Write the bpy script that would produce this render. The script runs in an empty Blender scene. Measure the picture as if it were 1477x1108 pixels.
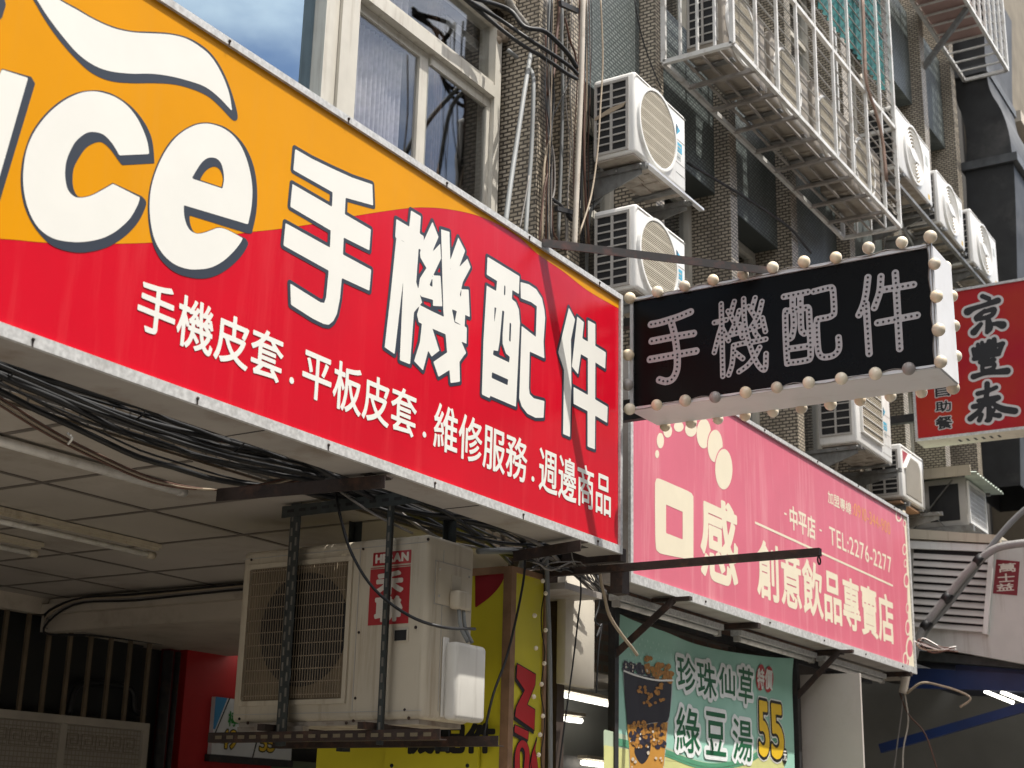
import bpy, bmesh, math, random
import numpy as np
from mathutils import Vector, Matrix
random.seed(7)
R = math.radians
SC = bpy.context.scene
COL = SC.collection

# ------------------------------------------------------------------ camera
CAM = np.array([0.0, -3.061, 1.6])
FPX = 2118.67                      # focal length in pixels of a 1477 px wide picture
YAW, PITCH, ROLL = R(32.3598), R(16.8662), R(1.42526)
_d = np.array([math.cos(YAW)*math.cos(PITCH), math.sin(YAW)*math.cos(PITCH), math.sin(PITCH)])
_r = np.cross(_d, [0, 0, 1]); _r /= np.linalg.norm(_r)
_u = np.cross(_r, _d)
_r2 = _r*math.cos(ROLL) + _u*math.sin(ROLL)
_u2 = -_r*math.sin(ROLL) + _u*math.cos(ROLL)
cd = bpy.data.cameras.new('camera'); cam = bpy.data.objects.new('camera', cd); COL.objects.link(cam)
mw = Matrix.Identity(4)
for i in range(3):
    mw[i][0] = _r2[i]; mw[i][1] = _u2[i]; mw[i][2] = -_d[i]; mw[i][3] = CAM[i]
cam.matrix_world = mw
cd.sensor_width = 36.0; cd.lens = FPX/1477*36.0
cd.clip_start = 0.05; cd.clip_end = 2000
cd.dof.use_dof = True; cd.dof.focus_distance = 6.3; cd.dof.aperture_fstop = 5.0
SC.camera = cam

# ------------------------------------------------------------------ sky, sun, exposure
SUN = Vector((-0.20, 1.0, -2.50)).normalized()          # direction the light travels
elev = math.asin(-SUN.z)
w = bpy.data.worlds.new('World'); SC.world = w; w.use_nodes = True
nt = w.node_tree; bg = nt.nodes['Background']
sky = nt.nodes.new('ShaderNodeTexSky'); sky.sky_type = 'NISHITA'; sky.sun_disc = False
sky.sun_elevation = elev
sky.sun_rotation = math.atan2(-SUN.x, -SUN.y)
sky.dust_density = 2.5; sky.air_density = 1.0; sky.ozone_density = 1.0
# broken white cloud over the haze
wt = nt.nodes.new('ShaderNodeTexCoord'); wm = nt.nodes.new('ShaderNodeMapping'); wm.inputs['Scale'].default_value = (1.0, 1.0, 2.2); wm.inputs['Location'].default_value = (.35, .1, .2)
wn = nt.nodes.new('ShaderNodeTexNoise'); wn.inputs['Scale'].default_value = 2.1; wn.inputs['Detail'].default_value = 9; wn.inputs['Roughness'].default_value = .58
wr = nt.nodes.new('ShaderNodeMapRange'); wr.inputs[1].default_value = .38; wr.inputs[2].default_value = .60; wr.interpolation_type = 'SMOOTHSTEP'
wx = nt.nodes.new('ShaderNodeMix'); wx.data_type = 'RGBA'; wx.inputs[7].default_value = (11.0, 10.7, 10.2, 1)
nt.links.new(wt.outputs['Generated'], wm.inputs[0]); nt.links.new(wm.outputs[0], wn.inputs['Vector']); nt.links.new(wn.outputs[0], wr.inputs[0]); nt.links.new(wr.outputs[0], wx.inputs[0])
nt.links.new(sky.outputs[0], wx.inputs[6]); nt.links.new(wx.outputs[2], bg.inputs[0]); bg.inputs[1].default_value = 0.15
sd = bpy.data.lights.new('sun', 'SUN'); sd.energy = 4.1; sd.angle = R(0.5); sd.color = (1.0, 0.955, 0.88)
so = bpy.data.objects.new('sun', sd); COL.objects.link(so)
so.rotation_euler = SUN.to_track_quat('-Z', 'Y').to_euler(); so.location = (0, -10, 20)
SC.view_settings.view_transform = 'Standard'; SC.view_settings.look = 'None'
SC.view_settings.exposure = 0.66; SC.view_settings.gamma = 1.0
try:
    SC.cycles.use_denoising = True
    SC.cycles.max_bounces = 8; SC.cycles.diffuse_bounces = 5; SC.cycles.transparent_max_bounces = 12
except Exception: pass

# ------------------------------------------------------------------ survey helpers: a sight line met with a known plane
def ray(px, py):
    a, b = px-738.5, py-554.0
    v = _r2*a - _u2*b + _d*FPX
    return v
def PY(px, py, Y):
    v = ray(px, py); return tuple(CAM + v*((Y-CAM[1])/v[1]))
def PX(px, py, X):
    v = ray(px, py); return tuple(CAM + v*((X-CAM[0])/v[0]))
def PZ(px, py, Z):
    v = ray(px, py); return tuple(CAM + v*((Z-CAM[2])/v[2]))

# ------------------------------------------------------------------ materials
MATS = {}
def lin(c):
    return tuple((x/12.92 if x <= .04045 else ((x+.055)/1.055)**2.4) for x in c)
def mat(name, col, rough=.6, metal=0.0, var=.12, vscale=6.0, bump=0.0, bscale=80.0, dirt=None, damt=.5, dscale=5.0,
        streak=False, spec=.5, coat=0.0, vcol=None):
    if name in MATS: return MATS[name]
    m = bpy.data.materials.new(name); m.use_nodes = True; MATS[name] = m
    t = m.node_tree; N = t.nodes; L = t.links
    p = N['Principled BSDF']
    p.inputs['Roughness'].default_value = rough; p.inputs['Metallic'].default_value = metal
    p.inputs['Specular IOR Level'].default_value = spec
    if coat: p.inputs['Coat Weight'].default_value = coat; p.inputs['Coat Roughness'].default_value = .06
    tc = N.new('ShaderNodeTexCoord')
    n1 = N.new('ShaderNodeTexNoise'); n1.inputs['Scale'].default_value = vscale; n1.inputs['Detail'].default_value = 6
    L.new(tc.outputs['Object'], n1.inputs['Vector'])
    mx = N.new('ShaderNodeMix'); mx.data_type = 'RGBA'
    c2 = vcol if vcol else tuple(max(0, x*(1-var)) for x in col)
    mx.inputs[6].default_value = (*col, 1); mx.inputs[7].default_value = (*c2, 1)
    rp = N.new('ShaderNodeMapRange'); rp.inputs[1].default_value = .35; rp.inputs[2].default_value = .65
    L.new(n1.outputs[0], rp.inputs[0]); L.new(rp.outputs[0], mx.inputs[0])
    out = mx.outputs[2]
    if dirt:
        n2 = N.new('ShaderNodeTexNoise'); n2.inputs['Scale'].default_value = dscale; n2.inputs['Detail'].default_value = 9
        n2.inputs['Roughness'].default_value = .68
        if streak:
            mp = N.new('ShaderNodeMapping'); mp.inputs['Scale'].default_value = (3.0, 3.0, .22)
            L.new(tc.outputs['Object'], mp.inputs[0]); L.new(mp.outputs[0], n2.inputs['Vector'])
        else:
            L.new(tc.outputs['Object'], n2.inputs['Vector'])
        r2 = N.new('ShaderNodeMapRange'); r2.inputs[1].default_value = .52; r2.inputs[2].default_value = .72
        r2.inputs[4].default_value = damt
        L.new(n2.outputs[0], r2.inputs[0])
        m2 = N.new('ShaderNodeMix'); m2.data_type = 'RGBA'; m2.inputs[7].default_value = (*dirt, 1)
        L.new(r2.outputs[0], m2.inputs[0]); L.new(out, m2.inputs[6]); out = m2.outputs[2]
    L.new(out, p.inputs['Base Color'])
    rr = N.new('ShaderNodeMapRange'); rr.inputs[3].default_value = max(.02, rough-.08); rr.inputs[4].default_value = min(1, rough+.1)
    L.new(n1.outputs[0], rr.inputs[0]); L.new(rr.outputs[0], p.inputs['Roughness'])
    if bump:
        n3 = N.new('ShaderNodeTexNoise'); n3.inputs['Scale'].default_value = bscale; n3.inputs['Detail'].default_value = 4
        L.new(tc.outputs['Object'], n3.inputs['Vector'])
        b = N.new('ShaderNodeBump'); b.inputs['Strength'].default_value = bump; b.inputs['Distance'].default_value = .01
        L.new(n3.outputs[0], b.inputs['Height']); L.new(b.outputs[0], p.inputs['Normal'])
    return m

def emit(name, col, s):
    if name in MATS: return MATS[name]
    m = bpy.data.materials.new(name); m.use_nodes = True; MATS[name] = m
    p = m.node_tree.nodes['Principled BSDF']
    p.inputs['Base Color'].default_value = (*col, 1); p.inputs['Emission Color'].default_value = (*col, 1)
    p.inputs['Emission Strength'].default_value = s
    return m

def tile(name, c1, c2, joint, bw, bh, jw=.12, rough=.45, bump=.5):
    """small facade tiles in running bond on any upright face (u = x + y, v = z)"""
    m = bpy.data.materials.new(name); m.use_nodes = True; MATS[name] = m
    t = m.node_tree; N = t.nodes; L = t.links; p = N['Principled BSDF']
    g = N.new('ShaderNodeNewGeometry'); sp = N.new('ShaderNodeSeparateXYZ'); L.new(g.outputs['Position'], sp.inputs[0])
    ad = N.new('ShaderNodeMath'); ad.operation = 'ADD'; L.new(sp.outputs[0], ad.inputs[0]); L.new(sp.outputs[1], ad.inputs[1])
    cb = N.new('ShaderNodeCombineXYZ'); L.new(ad.outputs[0], cb.inputs[0]); L.new(sp.outputs[2], cb.inputs[1])
    b = N.new('ShaderNodeTexBrick'); b.inputs['Scale'].default_value = 1.0
    b.inputs['Brick Width'].default_value = bw; b.inputs['Row Height'].default_value = bh
    b.inputs['Mortar Size'].default_value = bh*jw; b.inputs['Mortar Smooth'].default_value = .25; b.inputs['Bias'].default_value = -.1
    b.inputs['Color1'].default_value = (*c1, 1); b.inputs['Color2'].default_value = (*c2, 1); b.inputs['Mortar'].default_value = (*joint, 1)
    L.new(cb.outputs[0], b.inputs['Vector'])
    n = N.new('ShaderNodeTexNoise'); n.inputs['Scale'].default_value = 2.2; n.inputs['Detail'].default_value = 8
    mp = N.new('ShaderNodeMapping'); mp.inputs['Scale'].default_value = (2.5, 2.5, .5)
    L.new(g.outputs['Position'], mp.inputs[0]); L.new(mp.outputs[0], n.inputs['Vector'])
    rp = N.new('ShaderNodeMapRange'); rp.inputs[1].default_value = .45; rp.inputs[2].default_value = .75; rp.inputs[4].default_value = .6
    L.new(n.outputs[0], rp.inputs[0])
    mx = N.new('ShaderNodeMix'); mx.data_type = 'RGBA'; L.new(rp.outputs[0], mx.inputs[0]); L.new(b.outputs[0], mx.inputs[6])
    mx.inputs[7].default_value = (*[x*.75 for x in joint], 1)
    L.new(mx.outputs[2], p.inputs['Base Color']); p.inputs['Roughness'].default_value = rough
    bp = N.new('ShaderNodeBump'); bp.inputs['Strength'].default_value = bump; bp.inputs['Distance'].default_value = .004; bp.invert = True
    L.new(b.outputs['Fac'], bp.inputs['Height']); L.new(bp.outputs[0], p.inputs['Normal'])
    return m

def glass(name, tint, refl=.12, rough=.01, gcol=(1,1,1)):
    m = bpy.data.materials.new(name); m.use_nodes = True; MATS[name] = m
    t = m.node_tree; N = t.nodes; L = t.links; N.remove(N['Principled BSDF'])
    tr = N.new('ShaderNodeBsdfTransparent'); tr.inputs[0].default_value = (*tint, 1)
    gl = N.new('ShaderNodeBsdfGlossy'); gl.inputs['Roughness'].default_value = rough; gl.inputs[0].default_value = (*gcol, 1)
    fr0 = N.new('ShaderNodeLayerWeight'); fr0.inputs[0].default_value = .5; fr = N.new('ShaderNodeMath'); fr.operation = 'POWER'; fr.inputs[1].default_value = 3.0; L.new(fr0.outputs['Facing'], fr.inputs[0])
    ma = N.new('ShaderNodeMath'); ma.operation = 'MULTIPLY_ADD'; ma.inputs[1].default_value = .8; ma.inputs[2].default_value = refl
    ma.use_clamp = True
    L.new(fr.outputs[0], ma.inputs[0])
    mx = N.new('ShaderNodeMixShader'); L.new(ma.outputs[0], mx.inputs[0]); L.new(tr.outputs[0], mx.inputs[1]); L.new(gl.outputs[0], mx.inputs[2])
    L.new(mx.outputs[0], N['Material Output'].inputs[0])
    return m

# ------------------------------------------------------------------ mesh builder
class MB:
    def __init__(s): s.v = []; s.f = []; s.mi = []; s.sm = []
    def add(s, vs, fs, mi=0, smooth=False):
        o = len(s.v); s.v.extend([tuple(map(float, x)) for x in vs])
        for f in fs: s.f.append(tuple(i+o for i in f)); s.mi.append(mi); s.sm.append(smooth)
        return s
    def box(s, a, b, mi=0):
        x0, x1 = sorted((a[0], b[0])); y0, y1 = sorted((a[1], b[1])); z0, z1 = sorted((a[2], b[2]))
        v = [(x0,y0,z0),(x1,y0,z0),(x1,y1,z0),(x0,y1,z0),(x0,y0,z1),(x1,y0,z1),(x1,y1,z1),(x0,y1,z1)]
        return s.add(v, [(0,3,2,1),(4,5,6,7),(0,1,5,4),(1,2,6,5),(2,3,7,6),(3,0,4,7)], mi)
    def rbox(s, a, b, r=.01, seg=2, mi=0):
        bm = bmesh.new(); bmesh.ops.create_cube(bm, size=1)
        for v in bm.verts:
            v.co = Vector([(a[i]+b[i])/2 + v.co[i]*abs(b[i]-a[i]) for i in range(3)])
        bmesh.ops.bevel(bm, geom=list(bm.edges), offset=r, segments=seg, profile=.5, affect='EDGES')
        bm.verts.index_update()
        s.add([v.co[:] for v in bm.verts], [tuple(v.index for v in f.verts) for f in bm.faces], mi, True); bm.free(); return s
    def bar(s, p, q, w=.03, h=.03, mi=0, up=(0,0,1)):
        """square bar from p to q"""
        p = Vector(p); q = Vector(q); d = (q-p).normalized(); u = Vector(up)
        if abs(d.dot(u)) > .98: u = Vector((0,1,0))
        a = d.cross(u).normalized()*w/2; c = a.cross(d).normalized()*h/2
        v = [p-a-c, p+a-c, p+a+c, p-a+c, q-a-c, q+a-c, q+a+c, q-a+c]
        return s.add(v, [(0,1,2,3),(7,6,5,4),(0,4,5,1),(1,5,6,2),(2,6,7,3),(3,7,4,0)], mi)
    def tube(s, pts, r, n=8, mi=0, cap=True):
        pts = [Vector(p) for p in pts]; rs = r if isinstance(r, (list, tuple)) else [r]*len(pts)
        vs = []; fs = []; pa = None
        for i, p in enumerate(pts):
            d = (pts[min(i+1, len(pts)-1)] - pts[max(i-1, 0)])
            d = d.normalized() if d.length > 1e-9 else Vector((0,0,1))
            if pa is None:
                u = Vector((0,0,1)) if abs(d.z) < .9 else Vector((1,0,0)); a = d.cross(u).normalized()
            else:
                a = (pa - d*pa.dot(d)).normalized()
            pa = a; b = d.cross(a)
            for k in range(n):
                t = 2*math.pi*k/n; vs.append(p + a*math.cos(t)*rs[i] + b*math.sin(t)*rs[i])
        for i in range(len(pts)-1):
            for k in range(n):
                fs.append((i*n+k, i*n+(k+1) % n, (i+1)*n+(k+1) % n, (i+1)*n+k))
        if cap: fs.append(tuple(range(n))[::-1]); fs.append(tuple((len(pts)-1)*n+k for k in range(n)))
        return s.add(vs, fs, mi, True)
    def ball(s, c, r, n=14, m=9, mi=0, half=False, ax='z'):
        vs = []; fs = []
        for i in range(m+1):
            th = math.pi*(.5 if half else 1)*i/m
            for k in range(n):
                ph = 2*math.pi*k/n
                q = (math.sin(th)*math.cos(ph)*r, math.sin(th)*math.sin(ph)*r, math.cos(th)*r)
                if ax == '-x': q = (-q[2], q[0], q[1])
                if ax == '-y': q = (q[0], -q[2], q[1])
                vs.append((c[0]+q[0], c[1]+q[1], c[2]+q[2]))
        for i in range(m):
            for k in range(n): fs.append((i*n+k, (i+1)*n+k, (i+1)*n+(k+1) % n, i*n+(k+1) % n))
        return s.add(vs, fs, mi, True)
    def prism(s, poly, ext, mi=0):
        """closed outline (3-D points on a plane) pushed along ext"""
        n = len(poly); e = Vector(ext); a = [Vector(p) for p in poly]
        return s.add(a + [p+e for p in a], [tuple(range(n))[::-1], tuple(range(n, 2*n))] + [(i, (i+1) % n, n+(i+1) % n, n+i) for i in range(n)], mi)
    def ring(s, c, r0, r1, y0, y1, n=40, mi=0):
        """raised annulus facing -Y: from y0 (front) to y1"""
        vs = []; fs = []
        for k in range(n):
            t = 2*math.pi*k/n; cx, cz = math.cos(t), math.sin(t)
            vs += [(c[0]+cx*r1, y1, c[1]+cz*r1), (c[0]+cx*(r1-.004), y0, c[1]+cz*(r1-.004)), (c[0]+cx*(r0+.004), y0, c[1]+cz*(r0+.004)), (c[0]+cx*r0, y1, c[1]+cz*r0)]
        for k in range(n):
            j = (k+1) % n
            for q in range(3): fs.append((k*4+q, k*4+q+1, j*4+q+1, j*4+q))
        return s.add(vs, fs, mi, False)
    def disc(s, c, r, y, n=40, mi=0):
        return s.add([(c[0]+r*math.cos(2*math.pi*k/n), y, c[1]+r*math.sin(2*math.pi*k/n)) for k in range(n)], [tuple(range(n))], mi)
    def build(s, name, m, parent=None, origin=None):
        me = bpy.data.meshes.new(name)
        v = np.array(s.v, dtype=float) if s.v else np.zeros((0, 3))
        if origin is None and parent is None:
            origin = ((v[:,0].min()+v[:,0].max())/2, (v[:,1].min()+v[:,1].max())/2, v[:,2].min())
        if origin is None: origin = WORG.get(parent.name, (0,0,0))
        v = v - np.array(origin)
        me.from_pydata([tuple(x) for x in v], [], s.f)
        ms = m if isinstance(m, (list, tuple)) else [m]
        for q in ms: me.materials.append(q)
        me.polygons.foreach_set('material_index', s.mi); me.polygons.foreach_set('use_smooth', s.sm); me.update()
        o = bpy.data.objects.new(name, me); COL.objects.link(o)
        if parent is None: o.location = origin
        else: o.parent = parent; WORG[o.name] = origin
        return o
WORG = {}
def tag(o, label, cat, group=None, kind=None):
    if label: o['label'] = label
    if cat: o['category'] = cat
    if group: o['group'] = group
    if kind: o['kind'] = kind
    return o
def thing(name, label, cat, loc=(0,0,0), rz=0, group=None, local=False):
    o = bpy.data.objects.new(name, None); COL.objects.link(o); o.empty_display_size = .1
    o.location = loc; o.rotation_euler = (0, 0, rz)
    WORG[o.name] = (0,0,0) if local else tuple(loc)      # parts given in world coordinates unless local
    return tag(o, label, cat, group)
def struct(name, mb, m):
    o = mb.build(name, m); o['kind'] = 'structure'; return o
def single(name, label, cat, mb, m, group=None):
    return tag(mb.build(name, m), label, cat, group)
def spline(pts, n=6):
    """Catmull-Rom through the points"""
    P = [np.array(p, float) for p in pts]; P = [P[0]*2-P[1]] + P + [P[-1]*2-P[-2]]; out = []
    for i in range(1, len(P)-2):
        for k in range(n):
            t = k/n; a, b, c, d = P[i-1:i+3]
            out.append(.5*((2*b)+(c-a)*t+(2*a-5*b+4*c-d)*t*t+(3*b-a-3*c+d)*t**3))
    out.append(P[-2]); return out
def cspline(pts, n=5):
    """closed Catmull-Rom; a point given as a 3-tuple ending in 1 is a corner"""
    P = [np.array(p[:2], float) for p in pts]; K = [len(p) > 2 for p in pts]; m = len(P); out = []
    for i in range(m):
        b, c = P[i], P[(i+1) % m]
        a = b*2-c if K[i] else P[i-1]
        d = c*2-b if K[(i+1) % m] else P[(i+2) % m]
        for k in range(n):
            t = k/n; out.append(.5*((2*b)+(c-a)*t+(2*a-5*b+4*c-d)*t*t+(3*b-a-3*c+d)*t**3))
    return out

# ------------------------------------------------------------------ flat art: signed distance fields cut into vinyl sheets
def seg_dist(P, A, B):
    """distance of every P (n,2) to the nearest of the segments A-B (m,2)"""
    out = np.full(len(P), 1e9)
    for k0 in range(0, len(A), 64):
        a = A[k0:k0+64]; b = B[k0:k0+64]; ab = b-a; L = (ab**2).sum(1)+1e-14
        ap = P[:,None,:]-a[None]; t = np.clip((ap*ab[None]).sum(2)/L, 0, 1)
        d = ((ap-t[...,None]*ab[None])**2).sum(2); out = np.minimum(out, d.min(1))
    return np.sqrt(out)
def seg_in(P, A, B):
    c = np.zeros(len(P), dtype=int)
    for k in range(len(A)):
        (x0, y0), (x1, y1) = A[k], B[k]
        if y0 == y1: continue
        m = ((P[:,1] >= min(y0, y1)) & (P[:,1] < max(y0, y1)))
        x = x0 + (P[:,1]-y0)*(x1-x0)/(y1-y0); c += (m & (x > P[:,0]))
    return (c % 2) == 1
class Poly:
    """even-odd area of segments"""
    def __init__(s, A, B): s.A = np.array(A, float); s.B = np.array(B, float)
    def bbox(s): q = np.vstack([s.A, s.B]); return q.min(0), q.max(0)
    def d(s, P):
        r = seg_dist(P, s.A, s.B); return np.where(seg_in(P, s.A, s.B), -r, r)
def poly(*loops):
    A = []; B = []
    for lp in loops:
        lp = [tuple(p[:2]) for p in lp]; A += lp; B += lp[1:]+lp[:1]
    return Poly(A, B)
class Stroke:
    """round-ended stroke, radius per point"""
    def __init__(s, pts, r):
        s.p = np.array([p[:2] for p in pts], float); s.r = np.array(r if isinstance(r, (list, tuple, np.ndarray)) else [r]*len(pts), float)
    def bbox(s): m = s.r.max(); return s.p.min(0)-m, s.p.max(0)+m
    def d(s, P):
        out = np.full(len(P), 1e9)
        for k in range(len(s.p)-1):
            a, b = s.p[k], s.p[k+1]; ab = b-a; L = (ab**2).sum()+1e-14
            t = np.clip(((P-a)@ab)/L, 0, 1); q = np.sqrt(((P-a-t[:,None]*ab)**2).sum(1)); out = np.minimum(out, q-(s.r[k]*(1-t)+s.r[k+1]*t))
        return out
class Union:
    def __init__(s, *it): s.it = it
    def bbox(s): b = [i.bbox() for i in s.it]; return np.min([x[0] for x in b], 0), np.max([x[1] for x in b], 0)
    def d(s, P): return np.min([i.d(P) for i in s.it], 0)
class Minus:
    def __init__(s, a, b, gap=0): s.a = a; s.b = b; s.g = gap
    def bbox(s): return s.a.bbox()
    def d(s, P): return np.maximum(s.a.d(P), -(s.b.d(P)-s.g))
_gl = {}
def glyph(ch):
    if ch in _gl: return _gl[ch]
    c = bpy.data.curves.new('glyph', 'FONT'); c.body = ch; c.resolution_u = 4
    o = bpy.data.objects.new('glyph', c); COL.objects.link(o); bpy.context.view_layer.update()
    me = o.evaluated_get(bpy.context.evaluated_depsgraph_get()).to_mesh()
    cnt = {}
    for p in me.polygons:
        for e in p.edge_keys: cnt[e] = cnt.get(e, 0)+1
    v = [x.co[:2] for x in me.vertices]
    sg = [(v[a], v[b]) for (a, b), n in cnt.items() if n == 1]
    bpy.data.objects.remove(o); bpy.data.curves.remove(c)
    _gl[ch] = (np.array([s[0] for s in sg]), np.array([s[1] for s in sg])); return _gl[ch]
def gl_fit(ch, box, keep=None):
    """one character fitted into (u0, v0, u1, v1)"""
    A, B = glyph(ch); q = np.vstack([A, B]); lo, hi = q.min(0), q.max(0)
    s = np.array([(box[2]-box[0])/(hi[0]-lo[0]), (box[3]-box[1])/(hi[1]-lo[1])]); o = np.array(box[:2])
    return Poly((A-lo)*s+o, (B-lo)*s+o)
def gl_line(txt, u0, u1, v0, v1, cap=(-.08, .84), cjk=True, skew=0.0):
    """a line of text in the box; CJK cells are square in the font and stretched to the cells"""
    out = []; x = 0; adv = []
    for ch in txt:
        if ord(ch) > 0x2e00: a = 1.0
        elif ch == ' ': a = .35
        else:
            A, B = glyph(ch); a = max(A[:,0].max(), B[:,0].max())+.07
        adv.append(a)
    tot = sum(adv); su = (u1-u0)/tot; sv = (v1-v0)/(cap[1]-cap[0])
    for ch, a in zip(txt, adv):
        if ch != ' ':
            A, B = glyph(ch); s = np.array([su, sv]); o = np.array([u0+x*su, v0-cap[0]*sv])
            out.append(Poly(A*s+o, B*s+o))
        x += a
    return out
def field(shape, level, res):
    lo, hi = shape.bbox(); lo = lo-max(level, 0)-2*res; hi = hi+max(level, 0)+2*res
    nx = int(math.ceil((hi[0]-lo[0])/res))+1; ny = int(math.ceil((hi[1]-lo[1])/res))+1
    X = lo[0]+np.arange(nx)*res; Y = lo[1]+np.arange(ny)*res
    g = np.stack(np.meshgrid(X, Y), -1).reshape(-1, 2)
    return X, Y, (shape.d(g)-level).reshape(ny, nx)
def sheet(mb, shape, place, level=0.0, res=.004, mi=0):
    """adds the area where the field is below level; place maps (u, v) to 3-D"""
    X, Y, F = field(shape, level, res); F = np.where(np.abs(F) < 1e-7, 1e-7, F); ins = F < 0
    ny, nx = F.shape; vs = []; fs = []; idx = {}
    def vert(key, u, v):
        if key not in idx: idx[key] = len(vs); vs.append(place(u, v))
        return idx[key]
    n4 = ins[:-1,:-1].astype(int)+ins[:-1,1:]+ins[1:,1:]+ins[1:,:-1]
    for j in range(ny-1):
        full = n4[j] == 4; i = 0
        while i < nx-1:
            if full[i]:
                k = i
                while k < nx-1 and full[k] and k-i < 24: k += 1
                fs.append((vert((i, j), X[i], Y[j]), vert((k, j), X[k], Y[j]), vert((k, j+1), X[k], Y[j+1]), vert((i, j+1), X[i], Y[j+1])))
                i = k
            else: i += 1
    for j, i in zip(*np.where((n4 > 0) & (n4 < 4))):
        cs = [(i, j), (i+1, j), (i+1, j+1), (i, j+1)]; pl = []
        for q in range(4):
            a = cs[q]; b = cs[(q+1) % 4]; fa = F[a[1], a[0]]; fb = F[b[1], b[0]]
            if fa < 0: pl.append(vert(a, X[a[0]], Y[a[1]]))
            if (fa < 0) != (fb < 0):
                t = fa/(fa-fb); key = (min(a, b), max(a, b))
                pl.append(vert(key, X[a[0]]*(1-t)+X[b[0]]*t, Y[a[1]]*(1-t)+Y[b[1]]*t))
        if len(pl) >= 3: fs.append(tuple(pl))
    mb.add(vs, fs, mi); return mb
def onY(Y, warp=None):
    if warp: return lambda u, v: (u, Y+warp(u, v), v)
    return lambda u, v: (u, Y, v)
def onX(X): return lambda u, v: (X, -u, v)
def trY(Y, ox=0, oy=0, s=1.0):
    """picture trace to (u, v) on the plane Y"""
    def f(pts):
        out = []
        for p in pts:
            q = PY(ox+p[0]*s, oy+p[1]*s, Y); out.append((q[0], q[2]) + tuple(p[2:]))
        return out
    return f
def trX(X, ox=0, oy=0, s=1.0):
    def f(pts):
        out = []
        for p in pts:
            q = PX(ox+p[0]*s, oy+p[1]*s, X); out.append((-q[1], q[2]) + tuple(p[2:]))
        return out
    return f
def ell(cx, cy, rx, ry, n=28): return [(cx+rx*math.cos(2*math.pi*k/n), cy+ry*math.sin(2*math.pi*k/n)) for k in range(n)]

# ------------------------------------------------------------------ palette
M_WHITE = mat('letter_white', (.80,.79,.74), .35, var=.04, bump=.04, bscale=600)
M_NAVY = mat('letter_outline', (.030,.040,.060), .4, var=.1)
M_RED = mat('red_vinyl', (.62,.006,.022), .17, var=.12, vscale=2, bump=.05, bscale=500, spec=.45, dirt=(.66,.050,.060), damt=.4, dscale=3.5, streak=True)
M_YEL = mat('yellow_vinyl', (.72,.300,.001), .40, var=.08, vscale=2, bump=.05, bscale=500, spec=.12, dirt=(.66,.30,.03), damt=.3, dscale=3.5, streak=True)
M_GALV = mat('galvanised_trim', (.66,.66,.65), .42, metal=.15, var=.30, vscale=60, dirt=(.30,.28,.25), damt=.5, dscale=9)
M_SHEET = mat('sheet_metal_grey', (.36,.33,.30), .6, var=.18, vscale=4, dirt=(.16,.11,.07), damt=.75, dscale=3.2)
M_ALU = mat('aluminium', (.70,.70,.70), .4, metal=.5, var=.12, vscale=15)
M_AC = mat('ac_white_paint', (.74,.73,.69), .42, var=.07, vscale=4, dirt=(.42,.37,.30), damt=.45, dscale=5, streak=True)
M_ACNEW = mat('ac_clean_white_paint', (.80,.79,.76), .38, var=.05, vscale=4, dirt=(.5,.46,.4), damt=.42, dscale=6, streak=True)
M_ACG = mat('ac_grey_plastic', (.42,.40,.37), .55, var=.12, vscale=8)
M_ACB = mat('ac_base_tray', (.40,.35,.29), .75, var=.3, vscale=14, dirt=(.16,.10,.06), damt=.85, dscale=11)
M_BLK = mat('vent_dark', (.012,.012,.013), .7, var=.3)
M_BEI = mat('grille_beige', (.50,.45,.36), .5, var=.1)
M_OLD = mat('old_cream_paint', (.53,.47,.365), .48, var=.12, vscale=3, dirt=(.22,.15,.09), damt=.6, dscale=6, streak=True)
M_RUST = mat('rusty_steel', (.034,.020,.015), .75, var=.4, vscale=18, bump=.2, bscale=120, dirt=(.12,.05,.025), damt=.6, dscale=14)
M_DSTL = mat('dark_steel', (.028,.028,.030), .55, var=.3, vscale=20, dirt=(.09,.05,.03), damt=.5, dscale=16)
M_SSTL = mat('slotted_steel', (.055,.062,.060), .5, metal=.4, var=.3, vscale=25)
M_BRKT = mat('bracket_steel', (.23,.23,.22), .5, metal=.4, var=.3, vscale=20, dirt=(.10,.06,.04), damt=.6, dscale=18)
M_PVC = mat('pvc_grey', (.23,.24,.24), .6, var=.12, vscale=5, dirt=(.16,.14,.11), damt=.4, dscale=9)
M_PVCW = mat('pvc_cream', (.58,.52,.44), .5, var=.15, vscale=5, dirt=(.26,.20,.14), damt=.6, dscale=9)
M_CBLK = mat('cable_black', (.012,.012,.013), .5, var=.3)
M_CGRY = mat('cable_grey', (.24,.22,.20), .55, var=.2)
M_CBRN = mat('cable_brown', (.12,.055,.035), .55, var=.2)
M_CTAN = mat('cable_tan', (.40,.32,.23), .6, var=.2)
M_PINK = mat('pink_vinyl', (.66,.150,.215), .42, var=.08, vscale=2.5, bump=.05, bscale=500, dirt=(.74,.31,.34), damt=.8, dscale=3, streak=True)
M_CRM = mat('cream_vinyl', (.80,.72,.55), .42, var=.05, bump=.04, bscale=500)
M_ORG = mat('faded_orange_vinyl', (.75,.30,.10), .42, var=.1)
M_CAGEB = mat('cage_bar_paint', (.46,.44,.41), .5, var=.15, vscale=9, dirt=(.25,.18,.12), damt=.5, dscale=9)
M_CAGE = mat('cage_white_paint', (.70,.69,.66), .42, var=.1, vscale=9, dirt=(.32,.24,.17), damt=.6, dscale=9)
M_TEAL = mat('teal_sheet', (.0,.155,.150), .45, var=.2, vscale=3)
M_TAN = tile('tan_tile', (.56,.49,.385), (.38,.325,.245), (.095,.080,.064), .052, .0245, .24)
M_DTILE = tile('grimy_tile', (.085,.064,.042), (.048,.037,.025), (.022,.018,.014), .075, .030, .2)
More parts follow.
